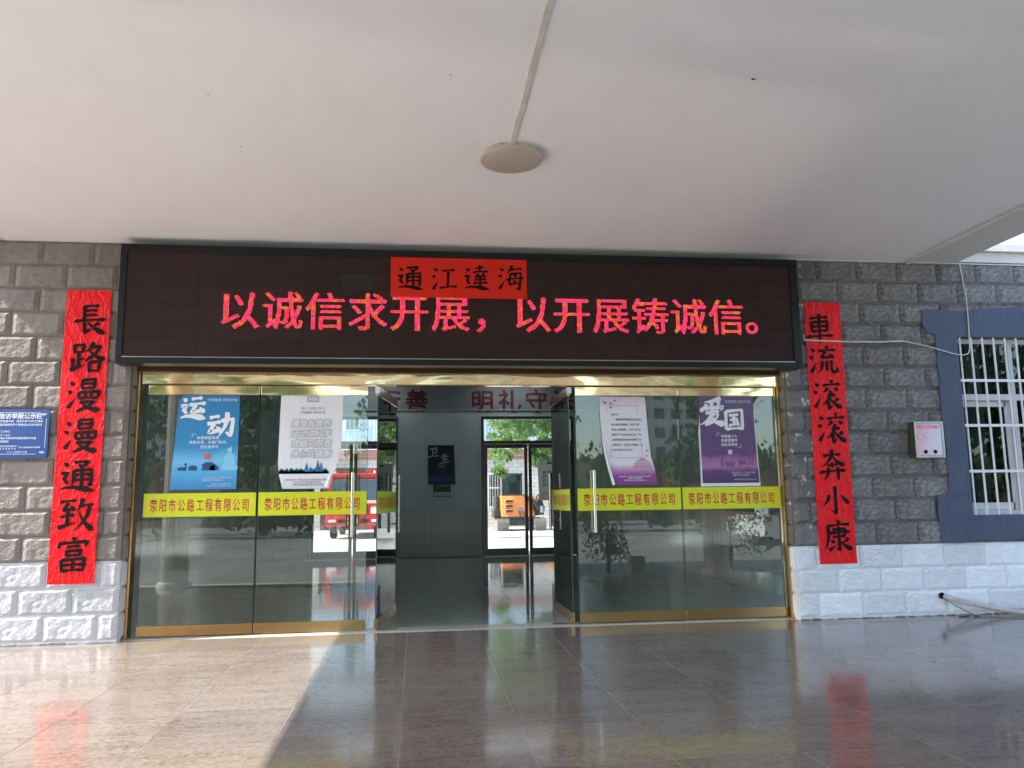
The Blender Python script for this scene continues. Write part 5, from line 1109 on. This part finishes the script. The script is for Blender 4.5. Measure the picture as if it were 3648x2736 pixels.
# ------------------------------------------------------------------ in front of the entrance (seen mirrored in the glass)
def fluted(mb, cx, cy, r, z0, z1, n=20):
    prof = []
    for k in range(n):
        a0 = 2 * math.pi * k / n
        for s_, d in ((0, 0), (.15, 0), (.3, .018), (.5, .028), (.7, .018), (.85, 0)):
            a = a0 + s_ * 2 * math.pi / n; prof.append((cx + (r - d) * math.cos(a), cy + (r - d) * math.sin(a)))
    return mb.prism(prof, z0, z1, 'z')
cw = simple('column_paint', (.76, .74, .68), .5)
for x, lb_ in ((-4.35, 'left fluted cream column at the front edge of the porch platform'), (5.85, 'right fluted cream column at the front edge of the porch platform')):
    c_ = thing('column', lb_, 'column', (x, -5.40, 0), 'fluted porch columns')
    part('shaft', fluted(MB(), x, -5.40, .24, .10, 4.44), cw, c_, False); part('base', MB().lathe([(.30, 0), (.30, .05), (.27, .10)], (x, -5.40, .001), 32), cw, c_, True); part('capital', MB().lathe([(.25, 0), (.31, .05), (.31, .104)], (x, -5.40, 4.44), 32), cw, c_, True)
rs = simple('rail_steel', (.30, .30, .29), .3, .8)
QUAD = [(0, 0), (.35, .4), (0, 1), (-.35, .4)]
def shrub(label, x, y, n, rad, h, size, seed, group):
    rg = random.Random(seed); t = thing('shrub', label, 'shrub', (x, y, ZG), group); cl = [(x + rg.uniform(-rad, rad) * .6, y + rg.uniform(-rad, rad) * .6, ZG + h * rg.uniform(.3, .9), rad * .55) for _ in range(9)]
    part('stem', MB().tube([(x, y, ZG), (x + .05, y, ZG + h * .6)], .05, 7), bark, t); part('foliage', leaves(MB(), cl, n, rad, size, rg, QUAD), dark_leaf, t, kind='stuff')
shrub('dark green shrub behind the tan planter box in front of the porch', 4.0, -6.75, 1100, .62, 1.55, .075, 1, 'shrubs in front of the porch')
shrub('taller dark green shrub beside the right fluted column', 6.75, -6.9, 1500, .75, 1.9, .075, 2, 'shrubs in front of the porch')
solo('planter_box', MB().bbox(4.27, 4.56, -6.15, -5.88, ZG, .32, .01), simple('planter_tan', (.42, .34, .26), .7), 'tan stone planter box standing in front of the porch', 'planter', (4.4, -6.0, ZG))
rg = random.Random(77)
kinds = ('dense dark street tree', 'rounded pale street tree', 'tall narrow street tree')
for i, (x, y, h, r_) in enumerate(((16.5, -12.5, 8.0, 2.8), (21.5, -16, 9.0, 3.2), (-24, -30, 8, 3.4), (-15, -34, 9, 3.6), (-7.5, -31, 7.5, 3.0), (0, -36, 9.5, 3.6), (7, -38, 8.0, 3.2), (17, -34, 7.5, 3.0), (27, -33, 8.5, 3.6))):
    cl = [(x + rg.uniform(-r_, r_) * .6, y + rg.uniform(-r_, r_) * .6, h * rg.uniform(.35, .95), r_ * .42) for _ in range(18)]
    tree(('dense dark street tree in the front yard, number %d from the left gate side' % (i + 1)).replace('number 1', 'first').replace('number 2', 'second').replace('number 3', 'third').replace('number 4', 'fourth').replace('number 5', 'fifth').replace('number 6', 'sixth').replace('number 7', 'seventh').replace('number 8', 'eighth').replace('number 9', 'ninth'),
         (x, y, ZG), [(x, y, ZG), (x + .1, y, h * .3), (x, y + .1, h * .6)], [], cl, 1500, r_ * .5, .42, dark_leaf, i + 50, QUAD, 'street trees in the front yard')
rg2 = random.Random(5); cl = [(rg2.uniform(-42, 46), rg2.uniform(-29.5, -27), ZG + rg2.uniform(.4, 3.9), .8) for _ in range(420)]
solo('hedge', leaves(MB(), cl, 16000, .8, .38, rg2, QUAD), dark_leaf, 'long dark green hedge along the far side of the front yard', 'hedge', (0, -28, ZG))
fb = thing('building', 'long yellow low building with red window surrounds across the front yard', 'building', (0, -45, 0))
part('wall', MB().box(-40, 45, -46, -45, ZG, 4.2), simple('yellow_wall', (.50, .36, .16), .7), fb)
mb = MB()
for i in range(20): mb.box(-38 + i * 4.2, -37.4 + i * 4.2, -45.02 + .08, -44.8, ZG, 4.0)
part('pilasters', mb, simple('red_pilaster', (.32, .09, .06), .6), fb)
for i, (x, w, h) in enumerate(((14, 16, 34), (-30, 20, 24), (40, 18, 30))):
    t = thing('apartment_block', ('pale apartment tower far across the road on the ' + ('near right', 'far left', 'far right')[i]), 'building', (x, -110, 0)); part('wall', MB().box(x - w / 2, x + w / 2, -122, -110, ZG, h), simple('apartment_paint', (.50, .48, .42), .7), t)
    mb = MB()
    for a in range(int(w / 2.6)):
        for b in range(int(h / 3) - 1): mb.box(x - w / 2 + .8 + a * 2.6, x - w / 2 + 2.3 + a * 2.6, -109.99, -109.9, 1.5 + b * 3, 3.1 + b * 3)
    part('windows', mb, flat('apartment_glass', (.06, .09, .11), .15), t, kind='stuff')
# white car
car = thing('parked_car', 'white hatchback parked in the front yard beyond the right column', 'car', (12.2, -17.3, ZG))
prof = [(2.1, .30), (2.15, .62), (2.08, .95), (1.75, 1.38), (.9, 1.50), (-.2, 1.48), (-.95, 1.02), (-1.9, .88), (-2.1, .62), (-2.1, .30)]
part('body', MB().prism([(-17.3 + a, ZG + b) for a, b in prof], 11.3, 13.1, 'x'), simple('car_white', (.80, .80, .80), .2), car)
part('rear_window', MB().add([(11.5, -15.225, ZG + 1.0), (12.9, -15.225, ZG + 1.0), (12.8, -15.48, ZG + 1.34), (11.6, -15.48, ZG + 1.34), (11.5, -15.26, ZG + .99), (12.9, -15.26, ZG + .99), (12.8, -15.52, ZG + 1.33), (11.6, -15.52, ZG + 1.33)], [(0, 1, 2, 3), (4, 5, 6, 7), (0, 1, 5, 4), (1, 2, 6, 5), (2, 3, 7, 6), (3, 0, 4, 7)]), flat('car_glass', (.02, .025, .03), .05), car)
part('side_window', MB().prism([(-15.7, ZG + 1.0), (-16.2, ZG + 1.42), (-17.3, ZG + 1.42), (-18.0, ZG + 1.0)], 11.285, 11.299, 'x'), flat('car_glass', 0), car)
for x in (11.35, 12.85): part('tail_light', MB().box(x, x + .2, -15.20, -15.12, ZG + .78, ZG + .95), flat('tail_red', (.3, .01, .01), .2), car)
part('number_plate', MB().box(11.9, 12.5, -15.17, -15.12, ZG + .62, ZG + .76), flat('plate_blue', (.02, .10, .35)), car)
for y in (-15.95, -18.65):
    for x in (11.42, 12.98): part('wheel', MB().lathe([(.30, -.10), (.33, -.07), (.33, .07), (.30, .10)], (x, y, ZG + .33), 24, 'x'), simple('tyre', 0, 0), car, True)
# overhead wires and poles
for i, x in enumerate((-22, 24)):
    t = thing('utility_pole', 'concrete utility pole carrying wires on the ' + ('left' if i == 0 else 'right') + ' of the front yard', 'pole', (x, -26, ZG), 'utility poles'); part('pole', MB().tube([(x, -26, ZG), (x, -26, 9.6)], [.16, .10], 12), simple('pole_concrete', (.38, .37, .35), .8), t, True); part('cross_arm', MB().box(x - .05, x + .05, -27, -25, 9.0, 9.1), rs, t)
for i, (dy, z) in enumerate(((-.9, 9.12), (-.3, 9.12), (.3, 9.12), (.9, 9.12), (0, 8.3), (.1, 7.6))):
    pts = [(-22 + 46 * k / 16, -26 + dy, z - 1.2 * (1 - ((k - 8) / 8) ** 2)) for k in range(17)]
    solo('overhead_wire', MB().tube(pts, .018, 5), ink, ('outermost', 'second', 'third', 'nearest', 'fifth', 'lowest')[i] + ' black overhead wire strung between the two utility poles', 'wire', (0, -26 + dy, z), 'overhead wires')

COL.objects.unlink(_to); bpy.data.objects.remove(_to)
